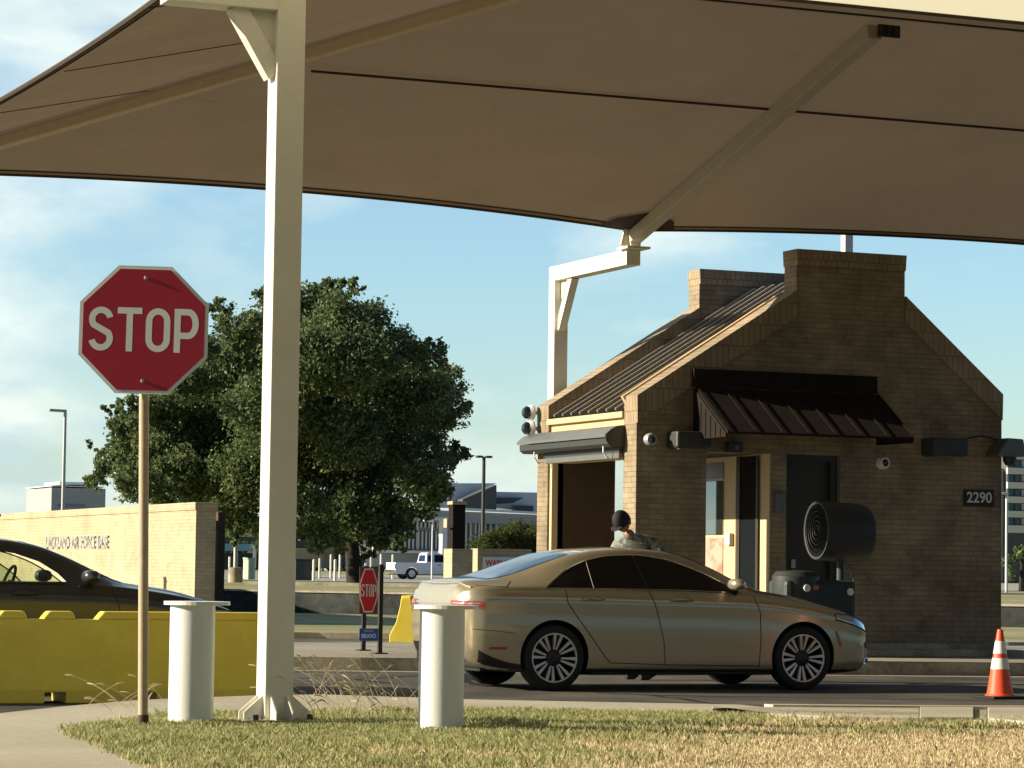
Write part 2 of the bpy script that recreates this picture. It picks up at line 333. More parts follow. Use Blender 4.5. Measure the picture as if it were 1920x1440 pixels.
def text_bm(s, size, xs=1.0, offset=0.0, spacing=1.0):
    cu = bpy.data.curves.new('t', 'FONT'); cu.body = s; cu.size = size; cu.offset = offset; cu.space_character = spacing; cu.align_x = 'CENTER'; cu.align_y = 'CENTER'
    o = bpy.data.objects.new('t', cu); COL.objects.link(o); dg = bpy.context.evaluated_depsgraph_get(); me = bpy.data.meshes.new_from_object(o.evaluated_get(dg))
    vs = [(v.co.x*xs, v.co.y) for v in me.vertices]; fs = [tuple(p.vertices) for p in me.polygons]
    bpy.data.objects.remove(o); bpy.data.curves.remove(cu); bpy.data.meshes.remove(me); return vs, fs
def put_text(mb, s, size, origin, ux, uz, nrm, off=.004, **k):
    vs, fs = text_bm(s, size, **k); o = Vector(origin)+Vector(nrm)*off
    return mb.add([o+Vector(ux)*a+Vector(uz)*b for a, b in vs], fs)
def ribbon(mb, pts, w, origin, ux, uz, nrm, off, closed=False):
    o = Vector(origin)+Vector(nrm)*off; P = [Vector((a, b)) for a, b in pts]; n = len(P); Lf = []; Rt = []
    for i in range(n):
        a = P[(i-1) % n] if closed else P[max(i-1, 0)]; b = P[(i+1) % n] if closed else P[min(i+1, n-1)]
        d1 = (P[i]-a); d2 = (b-P[i])
        if d1.length < 1e-9: d1 = d2
        if d2.length < 1e-9: d2 = d1
        d1.normalize(); d2.normalize(); n1 = Vector((-d1.y, d1.x)); n2 = Vector((-d2.y, d2.x)); m = (n1+n2).normalized(); m *= (w/2)/max(.3, m.dot(n1))
        Lf.append(P[i]+m); Rt.append(P[i]-m)
    vs = [o+Vector(ux)*p.x+Vector(uz)*p.y for p in Lf+Rt]
    fs = [(i, (i+1) % n, n+(i+1) % n, n+i) for i in range(n if closed else n-1)]
    return mb.add(vs, fs)
def arc(cx, cy, rx, ry, a0, a1, n=14): return [(cx+rx*math.cos(R(a0+(a1-a0)*i/n)), cy+ry*math.sin(R(a0+(a1-a0)*i/n))) for i in range(n+1)]
def stop_letters(mb, h, w, sw, gap, origin, ux, uz, nrm, off):
    # traffic-sign capitals drawn as strokes: h height, w letter width, sw stroke
    r = w/2-sw/2; H2 = h/2-sw/2; x0 = -(4*w+3*gap)/2+w/2
    q = H2/2
    Sx = arc(0, H2-q, r, q, 15, 180, 12)[:-1]+[(-r, H2-q), (-r*.72, q*.42), (0, 0), (r*.72, -q*.42), (r, -H2+q)]+arc(0, -H2+q, r, q, 0, -165, 12)[1:]
    Sx = arc(0, H2-q, r, q, 12, 215, 16)+arc(0, -H2+q, r, q, 35, -168, 16)
    ribbon(mb, Sx, sw, Vector(origin)+Vector(ux)*x0, ux, uz, nrm, off)
    o = Vector(origin)+Vector(ux)*(x0+w+gap)
    ribbon(mb, [(-w/2, H2), (w/2, H2)], sw, o, ux, uz, nrm, off); ribbon(mb, [(0, H2-sw/2), (0, -h/2)], sw, o, ux, uz, nrm, off)
    o = Vector(origin)+Vector(ux)*(x0+2*(w+gap))
    O = arc(0, H2-r*1.1, r, r*1.1, 0, 180, 12)+arc(0, -H2+r*1.1, r, r*1.1, 180, 360, 12)
    ribbon(mb, O, sw, o, ux, uz, nrm, off, True)
    o = Vector(origin)+Vector(ux)*(x0+3*(w+gap))
    ribbon(mb, [(-r, h/2), (-r, -h/2)], sw, o, ux, uz, nrm, off)
    b = h*.27
    ribbon(mb, [(-r+sw/2, H2)]+[(r-b*.62+b*.62*math.cos(R(a)), H2-b+b*math.sin(R(a))) for a in range(90, -91, -15)]+[(-r+sw/2, H2-2*b)], sw, o, ux, uz, nrm, off)

# ================================================================ GROUND
def sheet(name, poly, z, m, kind='structure', thick=0):
    mb = MB()
    if thick: mb.prism(poly, 'z', z-thick, z)
    else:
        tri = tessellate_polygon([[Vector((a, b, 0)) for a, b in poly]]); mb.add([(a, b, z) for a, b in poly], [tuple(t) for t in tri])
    o = mb.build(name, m); me = o.data
    if not thick and me.polygons[0].normal.z < 0: me.flip_normals()
    return tag(o, kind=kind)
sheet('ground', [(-900, -300), (1800, -300), (1800, 2600), (-900, 2600)], -.06, 'fargrass')
sheet('road', [(-60, -30), (120, -30), (120, 46.2), (-60, 58)], 0, 'asphalt')
# near concrete apron between road and lawn
apron = [(1.0, 8), (4.85, 21.56), (5.58, 22.55), (6.46, 23.55), (7.74, 24.3), (8.38, 24.42), (9.45, 23.3), (11.4, 22.2), (11.4, 21.0), (9, 20.0), (9, 8)]
sheet('concrete_apron', apron, .088, 'concrete', thick=.09)
lawn_poly = [(4.9, 8), (4.05, 14.2), (4.33, 15.41), (4.44, 16.39), (4.60, 17.6), (4.71, 18.88), (5.2, 19.7), (5.81, 20.5), (6.44, 20.72), (7.17, 20.95), (8.33, 20.92), (9.3, 20.6), (10.1, 20.3), (10.8, 19.85), (11.7, 19.6), (12.4, 19.0), (13.2, 17.5), (15, 15), (15, 8)]
sheet('lawn', lawn_poly, .10, 'lawn', thick=.06)
# kerb pieces at the right of the lawn
kr = empty('kerb', (12, 20.6, 0), None, None); kr['kind'] = 'structure'
kpx = [(1335, 1330, 1328), (1450, 1345, 1325), (1560, 1350, 1326), (1725, 1353, 1327), (1825, 1354, 1328), (1852, 1356, 1328), (1920, 1362, 1328), (2150, 1378, 1330)]
for (i0, i1), z_, m_ in (((0, 3), .14, 'kerb'), ((3, 4), .15, 'concrete'), ((4, 5), .13, 'island'), ((5, 7), .15, 'concrete')):
    fr0 = [atZ(x, yf, .11) for x, yf, yb in kpx[i0:i1+1]]; bk0 = [atZ(x, yb, .14) for x, yf, yb in kpx[i0:i1+1]]
    MB().prism([(p.x, p.y) for p in fr0]+[(p.x, p.y) for p in bk0[::-1]], 'z', -.04, z_).build('kerb_block', m_, kr, world=True, bevel=.01)
bk0 = [atZ(x, yb, .14) for x, yf, yb in kpx[1:]]
MB().prism([(p.x, p.y+.005) for p in bk0]+[(p.x, p.y+.16) for p in bk0[::-1]], 'z', -.04, .155).build('kerb_lip', 'concrete', kr, world=True, bevel=.01)
MB().prism([(p.x, p.y+.17) for p in bk0]+[(p.x, p.y+.75) for p in bk0[::-1]], 'z', -.02, .03).build('gutter', 'island', kr, world=True, bevel=.01)
# booth island (raised concrete)
isl = [(-40, 36.2), (9.5, 33.3), (11.61, 32.57), (17.85, 31.0), (26, 28.9), (46, 24), (48, 30), (40, 37.5), (19, 39.2), (-40, 42)]
sheet('island_pavement', isl, .15, 'island', thick=.17)
MB().prism([(9.5, 33.18), (11.61, 32.45), (17.85, 30.88), (26, 28.78), (26, 28.88), (17.85, 30.99), (11.61, 32.56), (9.5, 33.29)], 'z', -.02, .158)\
    .build('island_kerb', 'kerb')['kind'] = 'structure'
sheet('concrete_gutter', [(-40, 35.5), (9.5, 32.7), (11.5, 32.0), (17.8, 30.4), (26, 28.3), (26, 28.85), (17.8, 30.95), (11.6, 32.5), (9.5, 33.2), (-40, 36.1)], .004, 'island')
# far verge between kerb and retaining wall
MB().prism([(-60, 57.8), (16.3, 47.8), (27.3, 43.0), (120, 20), (120, 20.2), (27.4, 43.2), (16.4, 48.0), (-60, 58.0)], 'z', -.02, .10).build('far_kerb', 'kerb')['kind'] = 'structure'
mb = MB(); mb.add([(-60, 58, .05), (16.4, 48, .05), (27.4, 43.2, .05), (120, 20.2, .05), (140, -50, .1), (35, 54.9, .12), (23.3, 68.3, .10), (10, 83.6, .1), (-60, 120, .1)], [(0, 1, 7, 8), (1, 6, 7), (1, 2, 5, 6), (2, 3, 4, 5)])
tag(mb.build('verge', 'fargrass'), kind='structure')
# upper terrain behind the retaining wall
mb = MB(); mb.add([(-400, 545, .60), (23.5, 68.6, .60), (35.2, 55.1, .58), (150, -80, .58), (1800, -80, .6), (1800, 2500, .6), (-400, 2500, .6)], [(0, 1, 2, 3, 4, 5, 6)])
o = mb.build('upper_lawn', 'fargrass'); tag(o, kind='structure')
if o.data.polygons[0].normal.z < 0: o.data.flip_normals()
sheet('parking_lot', [(20, 150), (62, 128), (130, 90), (300, 90), (300, 260), (20, 330)], .606, 'lot')

def wall_line(name, a, b, z0a, z1a, z0b, z1b, th, m, label, cat):
    a, b = Vector((*a, 0)), Vector((*b, 0)); d = (b-a).normalized(); n = Vector((-d.y, d.x, 0))*th
    root = empty(name, a, label, cat); mb = MB()
    vs = [a+Vector((0,0,z0a)), b+Vector((0,0,z0b)), b+n+Vector((0,0,z0b)), a+n+Vector((0,0,z0a)), a+Vector((0,0,z1a)), b+Vector((0,0,z1b)), b+n+Vector((0,0,z1b)), a+n+Vector((0,0,z1a))]
    mb.add(vs, [(0,3,2,1),(4,5,6,7),(0,1,5,4),(1,2,6,5),(2,3,7,6),(3,0,4,7)]).build('wall_face', m, root, world=True)
    c = MB(); e = n*.15; h = .05
    vs = [a-e+Vector((0,0,z1a)), b-e+Vector((0,0,z1b)), b+n+e+Vector((0,0,z1b)), a+n+e+Vector((0,0,z1a))]
    c.add([v+Vector((0,0,.002)) for v in vs]+[v+Vector((0,0,h)) for v in vs], [(0,3,2,1),(4,5,6,7),(0,1,5,4),(1,2,6,5),(2,3,7,6),(3,0,4,7)]).build('coping', 'kerb', root, world=True)
wall_line('retaining_wall', (20.3, 71.8), (44, 44.6), -.1, .62, -.1, .56, .25, 'retwall', 'long low stained dark concrete retaining wall below the parking lot lawn', 'retaining wall')

# ================================================================ GRASS
def in_poly(x, y, poly):
    c = False; j = len(poly)-1
    for i in range(len(poly)):
        xi, yi = poly[i]; xj, yj = poly[j]
        if (yi > y) != (yj > y) and x < (xj-xi)*(y-yi)/(yj-yi)+xi: c = not c
        j = i
    return c
def pnoise(x, y):
    return (math.sin(x*1.3+2.1*math.sin(y*.9))+math.sin(y*1.7+1.3*math.sin(x*1.1+1))+.6*math.sin(x*3.1+y*2.3)+.5*math.sin(x*5.7-y*4.9+1))/3.1
def blades(name, n, m, test, hmin, hmax, label, cat=None):
    V = []; Fc = []; k = 0; tries = 0
    while k < n and tries < n*12:
        tries += 1
        y = random.uniform(13.6, 21.1); x = random.uniform(3.9, 12.6)
        if not in_poly(x+.07*math.sin(y*9+2*math.sin(y*23))+random.gauss(0, .03), y+random.gauss(0, .05), lawn_poly): continue
        if pnoise(x*2.6+9, y*2.6) < -.55 and random.random() < .75: continue
        p = test(x, y)
        if random.random() > p: continue
        h = random.uniform(hmin, hmax)*(1+.5*max(0, pnoise(x*2+5, y*2))); a = random.uniform(0, 6.28); w = random.uniform(.003, .006)
        dx, dy = math.cos(a)*w, math.sin(a)*w; b = random.uniform(0, 6.28); l = random.uniform(.1, .8)*h
        V += [(x-dx, y-dy, .095), (x+dx, y+dy, .095), (x+math.cos(b)*l*.4+dx*.6, y+math.sin(b)*l*.4+dy*.6, .1+h*.65), (x+math.cos(b)*l, y+math.sin(b)*l, .1+h)]
        i = 4*k; Fc += [(i, i+1, i+2), (i, i+2, i+3)]; k += 1
    mb = MB(); mb.v = V; mb.f = Fc; o = mb.build(name, m, fix=False); tag(o, label, cat, kind='stuff'); return o
def greenness(x, y):
    # greener towards the kerb and to the left, dry towards the near right
    d = (y-18.6)*.72 - (x-7.7)*.34
    if x < 7.4: d += .9
    return 1/(1+math.exp(-(d+1.1*pnoise(x*1.3, y*1.3))*2.2))
blades('grass', 95000, 'blade', lambda x, y: greenness(x, y), .018, .055, 'short green grass growing round the bollards')
blades('dry_grass', 85000, 'drygrass', lambda x, y: .12+.88*(1-greenness(x, y)), .008, .028, 'short dried yellow grass at the near right')
# seeded stalks
mb = MB()
def stalk(x, y, h, lean, az):
    pts = [Vector((x, y, .1))]
    for i in range(1, 6):
        t = i/5; pts.append(Vector((x+math.cos(az)*lean*t*t*h, y+math.sin(az)*lean*t*t*h, .1+h*t*(1-.18*lean*t))))
    mb.tube(pts, [.0024, .0021, .0019, .0017, .0015, .0013], 5)
    d = (pts[-1]-pts[-2]).normalized(); e = pts[-1]
    mb.tube([e-d*.01, e+d*.02, e+d*.05+Vector((0, 0, -.01)), e+d*.075+Vector((0, 0, -.02))], [.0025, .006, .0055, .002], 5)
for (px, n) in ((690, 26), (620, 15), (650, 12), (228, 10), (740, 8), (860, 2), (180, 2), (575, 8), (300, 3)):
    for _ in range(n):
        p = atZ(px+random.gauss(0, 32), 1345+random.uniform(-7, 14), .1)
        stalk(p.x, p.y, random.uniform(.12, .48 if px > 500 else .36), random.uniform(.3, 1.0), random.choice([2.9, 3.4, 3.0, .2, 2.6])+random.uniform(-.4, .4))
tag(mb.build('tall_grass', 'straw', fix=False), 'tall seeded straw-coloured weed stalks rising from the lawn edge', kind='stuff')

# ================================================================ CANOPY
XL, XM, XR, RX0, RX1 = 6.0, 16.2, 26.4, 11.8, 20.6
YN, YF, YR, ZN, ZF, ZR = 19.75, 34.8, 28.3, 5.76, 5.80, 7.52
ZL = .12
cy_root = empty('shade_canopy', (XL, YF, 0), 'large brown fabric shade canopy stretched high over the lane and guard booth', 'canopy')
def slope_panel(edge_pts, top_fn, n=14, sag=.0):
    P = []
    for e, u in edge_pts:
        t = top_fn(u); P.append([Vector(e).lerp(Vector(t), j/n)+Vector((0, 0, -sag*math.sin(math.pi*j/n))) for j in range(n+1)])
    return P
def far_z(y): return ZF+(ZR-ZF)*(YF-y)/(YF-YR)
def far_edge(x):
    a, b = (XL, XM) if x <= XM else (XM, XR); u = (x-a)/(b-a); y = YF-.42*4*u*(1-u); return (x, y, far_z(y)+(ZL*(1-u) if x < XM else 0))
def near_z(y): return ZN+(ZR-ZN)*(y-YN)/(YR-YN)
def near_edge(x):
    a, b = (XL, XM) if x <= XM else (XM, XR); u = (x-a)/(b-a); y = YN+.30*4*u*(1-u); return (x, y, near_z(y))
def ridge(x): return (min(max(RX0+(x-XL)*(RX1-RX0)/(XR-XL), RX0), RX1), YR, ZR)
def ridge_f(x):   # ridge point facing an eave point, hips at both ends
    if x < RX0:
        t = (x-XL)/(RX0-XL); return t
    return None
def slope(edge, zf, y0, zl=0):
    P = []
    for i in range(73):
        x = XL+(XR-XL)*i/72; e = Vector(edge(x))
        if x < RX0: t = (x-XL)/(RX0-XL); top = Vector((XL, y0, zf+zl)).lerp(Vector((RX0, YR, ZR)), t)
        elif x > RX1: t = (XR-x)/(XR-RX1); top = Vector((XR, y0, zf)).lerp(Vector((RX1, YR, ZR)), t)
        else: top = Vector((x, YR, ZR))
        P.append([e.lerp(top, j/10) for j in range(11)])
    return P
MB().grid(slope(far_edge, ZF, YF, ZL)).build('rear_fabric_slope', 'fab', cy_root, world=True, smooth=True)
MB().grid(slope(near_edge, ZN, YN)).build('near_fabric_slope', 'fab', cy_root, world=True)
def end_slope(X, RX, s):
    P = []
    for i in range(49):
        ZF_ = ZF+(ZL if s > 0 else 0); t = i/48; y = YN+(YF-YN)*t; z0 = ZN+(ZF_-ZN)*t; w = .42*4*t*(1-t)
        slp = (ZR-(ZN+ZF)/2)/abs(RX-X); e = Vector((X+s*w, y, z0+slp*w))
        m_ = (YR-YN)/(YF-YN)
        top = Vector((X, YN, ZN)).lerp(Vector((RX, YR, ZR)), t/m_) if t < m_ else Vector((X, YF, ZF_)).lerp(Vector((RX, YR, ZR)), (1-t)/(1-m_))
        P.append([e.lerp(top, j/10) for j in range(11)])
    return P
EL = end_slope(XL, RX0, 1)
MB().grid(EL).build('end_fabric_slope', 'fab', cy_root, world=True)
MB().grid(end_slope(XR, RX1, -1)).build('end_fabric_slope', 'fab', cy_root, world=True)
# hem bands and edge cords
def hem(pts, inward, w, name):
    mb = MB(); P = [[Vector(p)+Vector((0, 0, -.012)), Vector(p)+Vector(d)*w+Vector((0, 0, -.012))] for p, d in zip(pts, inward)]
    mb.grid(P).build(name, 'fab_hem', cy_root, world=True)
    mb = MB(); mb.tube([Vector(p)+Vector((0, 0, -.01)) for p in pts], .026, 6); mb.tube([Vector(p)+Vector(d)*w+Vector((0, 0, -.016)) for p, d in zip(pts, inward)], .009, 5)
    mb.build('edge_cord', 'cord', cy_root, world=True)
xs = [XL+(XR-XL)*i/96 for i in range(97)]
sl = Vector((0, -1, (ZR-ZF)/(YF-YR))).normalized()
hem([far_edge(x) for x in xs], [sl]*97, .13, 'edge_hem')
sl2 = Vector((0, 1, (ZR-ZN)/(YR-YN))).normalized()
MB().tube([Vector(near_edge(x))+Vector((0, 0, -.01)) for x in xs], .022, 6).build('edge_cord', 'cord', cy_root, world=True)
hem([r[0] for r in EL], [(r[10]-r[0]).normalized() if (r[10]-r[0]).length > .2 else Vector((1, 0, .25)) for r in EL], .10, 'edge_hem')
# cloth seams
mb = MB()
for fy, rr, ab in ((30.8, .016, 0), (25.8, .012, 1)):
    pts = []
    for i in range(60):
        x = XL+4.3+(XR-XL-8.6)*i/59; y = fy; z = far_z(y) if not ab else near_z(y); pts.append((x, y, z-.02))
    mb.tube(pts, rr, 5)
e0, e1, e2 = Vector((XL, YN, ZN)), Vector((XL, YF, ZF+ZL)), Vector((RX0, YR, ZR)); pn = (e1-e0).cross(e2-e0).normalized()
def on_end(x, y): d = ray(x, y); return EYEP + d*((e0-EYEP).dot(pn)/d.dot(pn)) + Vector((0, 0, -.015))
for a_, b_ in (((120, 131), (470, 76)), ((-20, 212), (330, 160)), ((275, 12), (500, -18))): mb.tube([on_end(*a_), on_end((a_[0]+b_[0])/2, (a_[1]+b_[1])/2), on_end(*b_)], .005, 5)
mb.build('cloth_seams', 'cord', cy_root, world=True)
# rafters under the cloth
mb = MB()
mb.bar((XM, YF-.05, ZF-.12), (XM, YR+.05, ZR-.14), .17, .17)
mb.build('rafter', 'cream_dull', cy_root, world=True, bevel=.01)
for X, RX in ((XL, RX0), (XR, RX1)):
    for y, z in ((YF, ZF), (YN, ZN)):
        mb = MB(); mb.bar((X+(.25 if X == XL else -.25), y, z-.06+(ZL if X == XL and y == YF else 0)), (RX, YR, ZR-.12), .15, .12); mb.build('hip_rafter', 'hip', cy_root, world=True, bevel=.01)

mb = MB(); mb.box(XM+.02, YR-.02, ZR-.20, XM+.30, YR+.01, ZR-.06)
for a in (.03, .12, .21): mb.box(XM+a, YR-.05, ZR-.19, XM+a+.03, YR-.021, ZR-.07)
mb.build('ridge_plate', 'darkmetal', cy_root, world=True)
# dark membrane corner plates at the rear bracket
mb = MB()
for s in (-1, 1):
    p = [(XM, YF-.04), (XM+s*.55, YF-.14), (XM+s*.42, YF-.42), (XM, YF-.72)]
    mb.add([(x, y, far_z(y)-.03) for x, y in p], [(0, 1, 2, 3)])
mb.build('membrane_plate', 'cord', cy_root, world=True, fix=False)

def steel_column(name, base, top, arm_end, width, label, brace=.68, plate=True, group=None):
    b = Vector(base); root = empty(name, b, label, 'column', group); ae = Vector(arm_end); d = (ae-Vector((b.x, b.y, ae.z))).normalized(); hw = width/2
    MB().box(-hw, -hw, .02, hw, hw, top-b.z).build('post', 'cream', root, bevel=.006)
    a = Vector((0, 0, top-b.z-hw)); e = Vector((ae.x-b.x, ae.y-b.y, top-b.z-hw))
    MB().bar(a+d*(hw-.001), e, width*.98, width*.98).build('arm', 'cream', root, bevel=.006)
    MB().bar(Vector((0, 0, top-b.z-width-brace))+d*hw*.9, Vector((0, 0, top-b.z-width*.9))+d*(hw+brace*.62), width*.55, width*.62).build('knee_brace', 'cream', root, bevel=.004)
    g = MB(); c0 = Vector((0, 0, top-b.z-width)) + d*hw; sd = Vector((-d.y, d.x, 0))*.012
    g.add([c0+q for q in (-sd, sd, -sd+d*.22, sd+d*.22, -sd+Vector((0, 0, -.30)), sd+Vector((0, 0, -.30)))], [(0, 2, 4), (1, 5, 3), (0, 1, 3, 2), (2, 3, 5, 4), (0, 4, 5, 1)]).build('gusset', 'cream', root)
    # bracket at the arm end
    k = MB(); k.box(e.x-.17, e.y-.17, e.z+hw, e.x+.17, e.y+.17, e.z+hw+.03)
    k.build('bracket_plate', 'cream', root)
    k = MB(); k.bar(e+Vector((0, 0, hw+.03)), e+Vector((0, .10 if d.y < -.5 else 0, hw+.40)), .15, .15); k.bar(e+Vector((-.10, 0, hw+.03)), e+Vector((-.04, 0, hw+.28)), .03, .2)
    k.build('bracket', 'cream', root, bevel=.005)
    if plate:
        MB().box(-.26, -.26, 0, .26, .26, .028).build('base_plate', 'steel', root, bevel=.004)
        for i, (u, v) in enumerate(((1, 0), (-1, 0), (0, 1), (0, -1))):
            for t in (-.06, .06):
                f = MB(); tx, ty = (-v*t, u*t); w = .006
                o1 = Vector((u*hw+tx, v*hw+ty, .028)); nx = Vector((-v*w, u*w, 0))
                P = [o1, o1+Vector((u*.14, v*.14, 0)), o1+Vector((u*.14, v*.14, .05)), o1+Vector((0, 0, .17))]
                f.add([p+nx for p in P]+[p-nx for p in P], [(0,1,2,3),(7,6,5,4),(0,4,5,1),(1,5,6,2),(2,6,7,3),(3,7,4,0)]); f.build('base_gusset', 'cream', root)
        bl = MB()
        for u in (-.2, .2):
            for v in (-.2, .2): bl.lathe([(0, .028), (.022, .028), (.022, .065), (0, .068)], 6, c=(u, v, 0))
        bl.build('anchor_bolts', 'rust', root)
    return root
steel_column('canopy_column', (6.37, 19.61, .11), 5.40, (5.45, 19.61, 5.3), .21, 'tall square cream steel canopy column in the lawn between the two bollards', group='cream steel canopy columns', brace=.46)
steel_column('canopy_column', (XM, 37.25, .15), 5.52, (XM, 34.75, 5.4), .21, 'cream steel canopy column rising behind the booth roof with an arm to the canopy edge', group='cream steel canopy columns')
# thin post seen over the front chimney
pp_ = atY(1588, 455, 38.3)
r_ = empty('canopy_post', (pp_.x, 38.3, .15), 'slim grey post standing up behind the booth chimney under the canopy edge', 'post')
MB().box(-.07, -.07, 0, .07, .07, 7.4).build('post', 'cream', r_, bevel=.01)
MB().lathe([(0, 7.4), (.10, 7.4), (.10, 7.44), (0, 7.46)], 4).build('cap', 'cream', r_)
# neighbouring cream canopy whose edge crosses the top right corner
r_ = empty('neighbour_canopy', (14, 17, 0), 'sunlit cream fabric edge of a neighbouring canopy crossing the top right corner', 'canopy')
def ngrid(x0, x1, y0, y1, nx, ny):
    P = []
    for i in range(nx+1):
        x = x0+(x1-x0)*i/nx; P.append([(x, y0+(y1-y0)*j/ny, 5.66+.07*(19.58-(y0+(y1-y0)*j/ny))) for j in range(ny+1)])
    return P
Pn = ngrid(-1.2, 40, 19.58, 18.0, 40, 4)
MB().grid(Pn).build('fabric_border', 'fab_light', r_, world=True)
MB().grid(ngrid(-1.2, 40, 17.99, -8, 30, 20)).build('fabric', 'fab', r_, world=True)  # unseen brown sheet extended over the camera to block sky light from the booth
MB().tube([p[0] for p in Pn], .022, 6).build('edge_cord', 'cord', r_, world=True)
for x in (-.8, 39.6):
    for y in (-7.6,): MB().box(x-.1, y-.1, 0, x+.1, y+.1, 5.66+.07*(19.58-y)-.03).build('post', 'cream', r_, world=True)

# ================================================================ BOOTH
X0, X1, Y0, Y1 = 15.78, 21.28, 33.7, 36.94
bt = empty('guard_booth', (X0, Y0, .15), 'small blond brick guard booth with gabled parapets and dark metal roof', 'building')
gable = [(X0, 3.49), (18.10, 4.97), (18.10, 5.52), (19.75, 5.52), (19.75, 4.97), (X1, 3.70)]
TH = .34
# front wall with openings (entry recess 16.79-17.36.., door 17.97-18.76)
def front_wall(y0, y1, opens, name, extra=()):
    mb = MB()
    xs_ = sorted({X0, X1, *[a for o in opens for a in o[:2]]})
    for a, b in zip(xs_[:-1], xs_[1:]):
        op = [o for o in opens if o[0] <= a+1e-6 and o[1] >= b-1e-6]
        if op:
            if op[0][2] > .5: mb.box(a, y0, .15, b, y1, op[0][2])
        else: mb.box(a, y0, .15, b, y1, 2.80)
    mb.prism([(X0, 2.80), (X1, 2.80)]+gable[::-1], 'y', y0, y1)
    o = mb.build(name, 'brick', bt, world=True)
    return o
front_wall(Y0, Y0+TH, [(16.79, 17.73, 0), (17.97, 18.78, 0)], 'front_wall')
front_wall(Y1-TH, Y1, [(16.77, 18.1, 1.05)], 'rear_wall')
def parapet_cap(y0, y1, name):
    mb = MB(); t = .30; e = .03
    for (a, b) in zip(gable[:-1], gable[1:]):
        a3, b3 = Vector((a[0], 0, a[1])), Vector((b[0], 0, b[1])); d = (b3-a3).normalized(); n = Vector((-d.z, 0, d.x))
        if abs(d.x) < .1: continue
        up_ = n*(.012); dn = Vector((0, 0, -t*1.15)) if abs(d.z) > .1 else n*(-.20)
        ext = d*(.012 if abs(d.z) < .1 else 0)
        vs = [a3-ext+up_, b3+ext+up_, b3+dn, a3+dn]
        mb.add([(v.x, y0-e, v.z) for v in vs]+[(v.x, y1+e, v.z) for v in vs], [(0,1,2,3),(7,6,5,4),(0,4,5,1),(1,5,6,2),(2,6,7,3),(3,7,4,0)])
    mb.build(name, 'brick_top', bt, world=True)
parapet_cap(Y0, Y0+TH, 'coping'); parapet_cap(Y1-TH, Y1, 'coping')
# metal flashing along the left gable edge
MB().bar((X0-.02, Y0+TH+.03, 3.46), (18.08, Y0+TH+.03, 4.94), .06, .10).build('flashing', 'trim', bt, world=True)
# left wall: piers, opening, spandrel
MB().box(X0, Y0+TH, .15, X0+.30, Y0+TH+.05, 3.2).build('pier', 'brick', bt, world=True)
MB().box(X0, Y1-TH-.02, .15, X0+.30, Y1-TH, 3.2).build('pier', 'brick', bt, world=True)
MB().box(X0+.04, Y0+TH+.05, 2.70, X0+.30, Y1-TH-.02, 3.30).build('beam', 'trim', bt, world=True)
MB().box(X0-.03, Y0+TH+.053, 3.23, X0+.045, Y1-TH-.023, 3.31).build('gutter', 'trim', bt, world=True, bevel=.008)
MB().box(X0+.03, Y1-TH-.10, .15, X0+.20, Y1-TH-.02, 2.70).build('opening_frame', 'frame', bt, world=True)
MB().box(X0+.10, Y0+TH+.05, .15, X0+.26, Y1-TH-.1, .95).build('low_wall', 'brick', bt, world=True)
# right wall
MB().box(X1-.3, Y0+TH, .15, X1, Y1-TH, 3.5).build('side_wall', 'brick', bt, world=True)
MB().box(X0-.03, Y0-.04, .12, X1+.03, Y0-.001, .31).build('plinth', 'kerb', bt, world=True)
MB().box(X0, Y0+TH, .15, X1, Y1-TH, .17).build('booth_floor', 'island', bt, world=True)
# roof planes between the parapets + standing seams
rfz = lambda x: 3.30+(x-X0)*(4.86-3.30)/(18.92-X0) if x < 18.92 else 4.86-(x-18.92)*(4.86-3.45)/(X1-18.92)
mb = MB(); mb.prism([(X0+.05, 3.34), (18.92, 5.26), (X1+.05, 3.50), (X1+.05, 3.40), (18.92, 5.16), (X0+.05, 3.24)], 'y', Y0+TH+.003, Y1-TH-.003)
rf = mb.build('roof', 'roofmetal', bt, world=True)
mb = MB(); y = Y0+TH+.14
while y < Y1-TH-.05:
    mb.bar((X0+.05, y, 3.355), (18.92, y, 5.275), .014, .036); mb.bar((18.92, y, 5.275), (X1+.05, y, 3.515), .014, .036); y += .29
mb.build('roof_seams', 'seam', rf)
rf.children[0].location = (0, 0, 0); rf.children[0].data.transform(Matrix.Translation(-Vector(bt.location)))
# ceiling + interior
MB().box(X0+.3, Y0+TH, 2.80, X1-.3, Y1-TH, 2.86).build('ceiling', 'darkgrey', bt, world=True)
# entrance screen facing the west, inside the recess
XE = 17.712
MB().box(XE, Y0+.001, .17, XE+.20, 35.62, 2.80).build('entry_wall', 'frame', bt, world=True)
dr = MB().box(XE-.03, 34.60, .17, XE-.001, 35.60, 2.79).build('entry_door', 'frame', bt, world=True)
MB().box(XE-.045, 34.95, 1.74, XE-.032, 35.56, 2.47).build('window_pane', 'glass_mir', dr).data.transform(Matrix.Translation(-Vector(bt.location)))
MB().box(XE-.042, 34.95, 2.50, XE-.032, 35.56, 2.72).build('vent_panel', 'hood', dr).data.transform(Matrix.Translation(-Vector(bt.location)))
MB().box(XE-.042, 34.95, .5, XE-.032, 35.56, 1.70).build('kick_panel', 'panel', dr).data.transform(Matrix.Translation(-Vector(bt.location)))
MB().box(XE-.10, 34.64, 1.60, XE-.032, 34.80, 1.76).build('handle', 'cream', dr, bevel=.01).data.transform(Matrix.Translation(-Vector(bt.location)))
MB().box(XE-.02, 34.01, .9, XE-.002, 34.48, 2.78).build('sidelight', 'glass', bt, world=True)
MB().box(XE-.035, 33.95, .17, XE-.0215, 34.01, 2.78).build('sidelight_frame', 'doorbrown', bt, world=True)
MB().box(XE-.035, 34.48, .17, XE-.0215, 34.56, 2.78).build('sidelight_frame', 'doorbrown', bt, world=True)
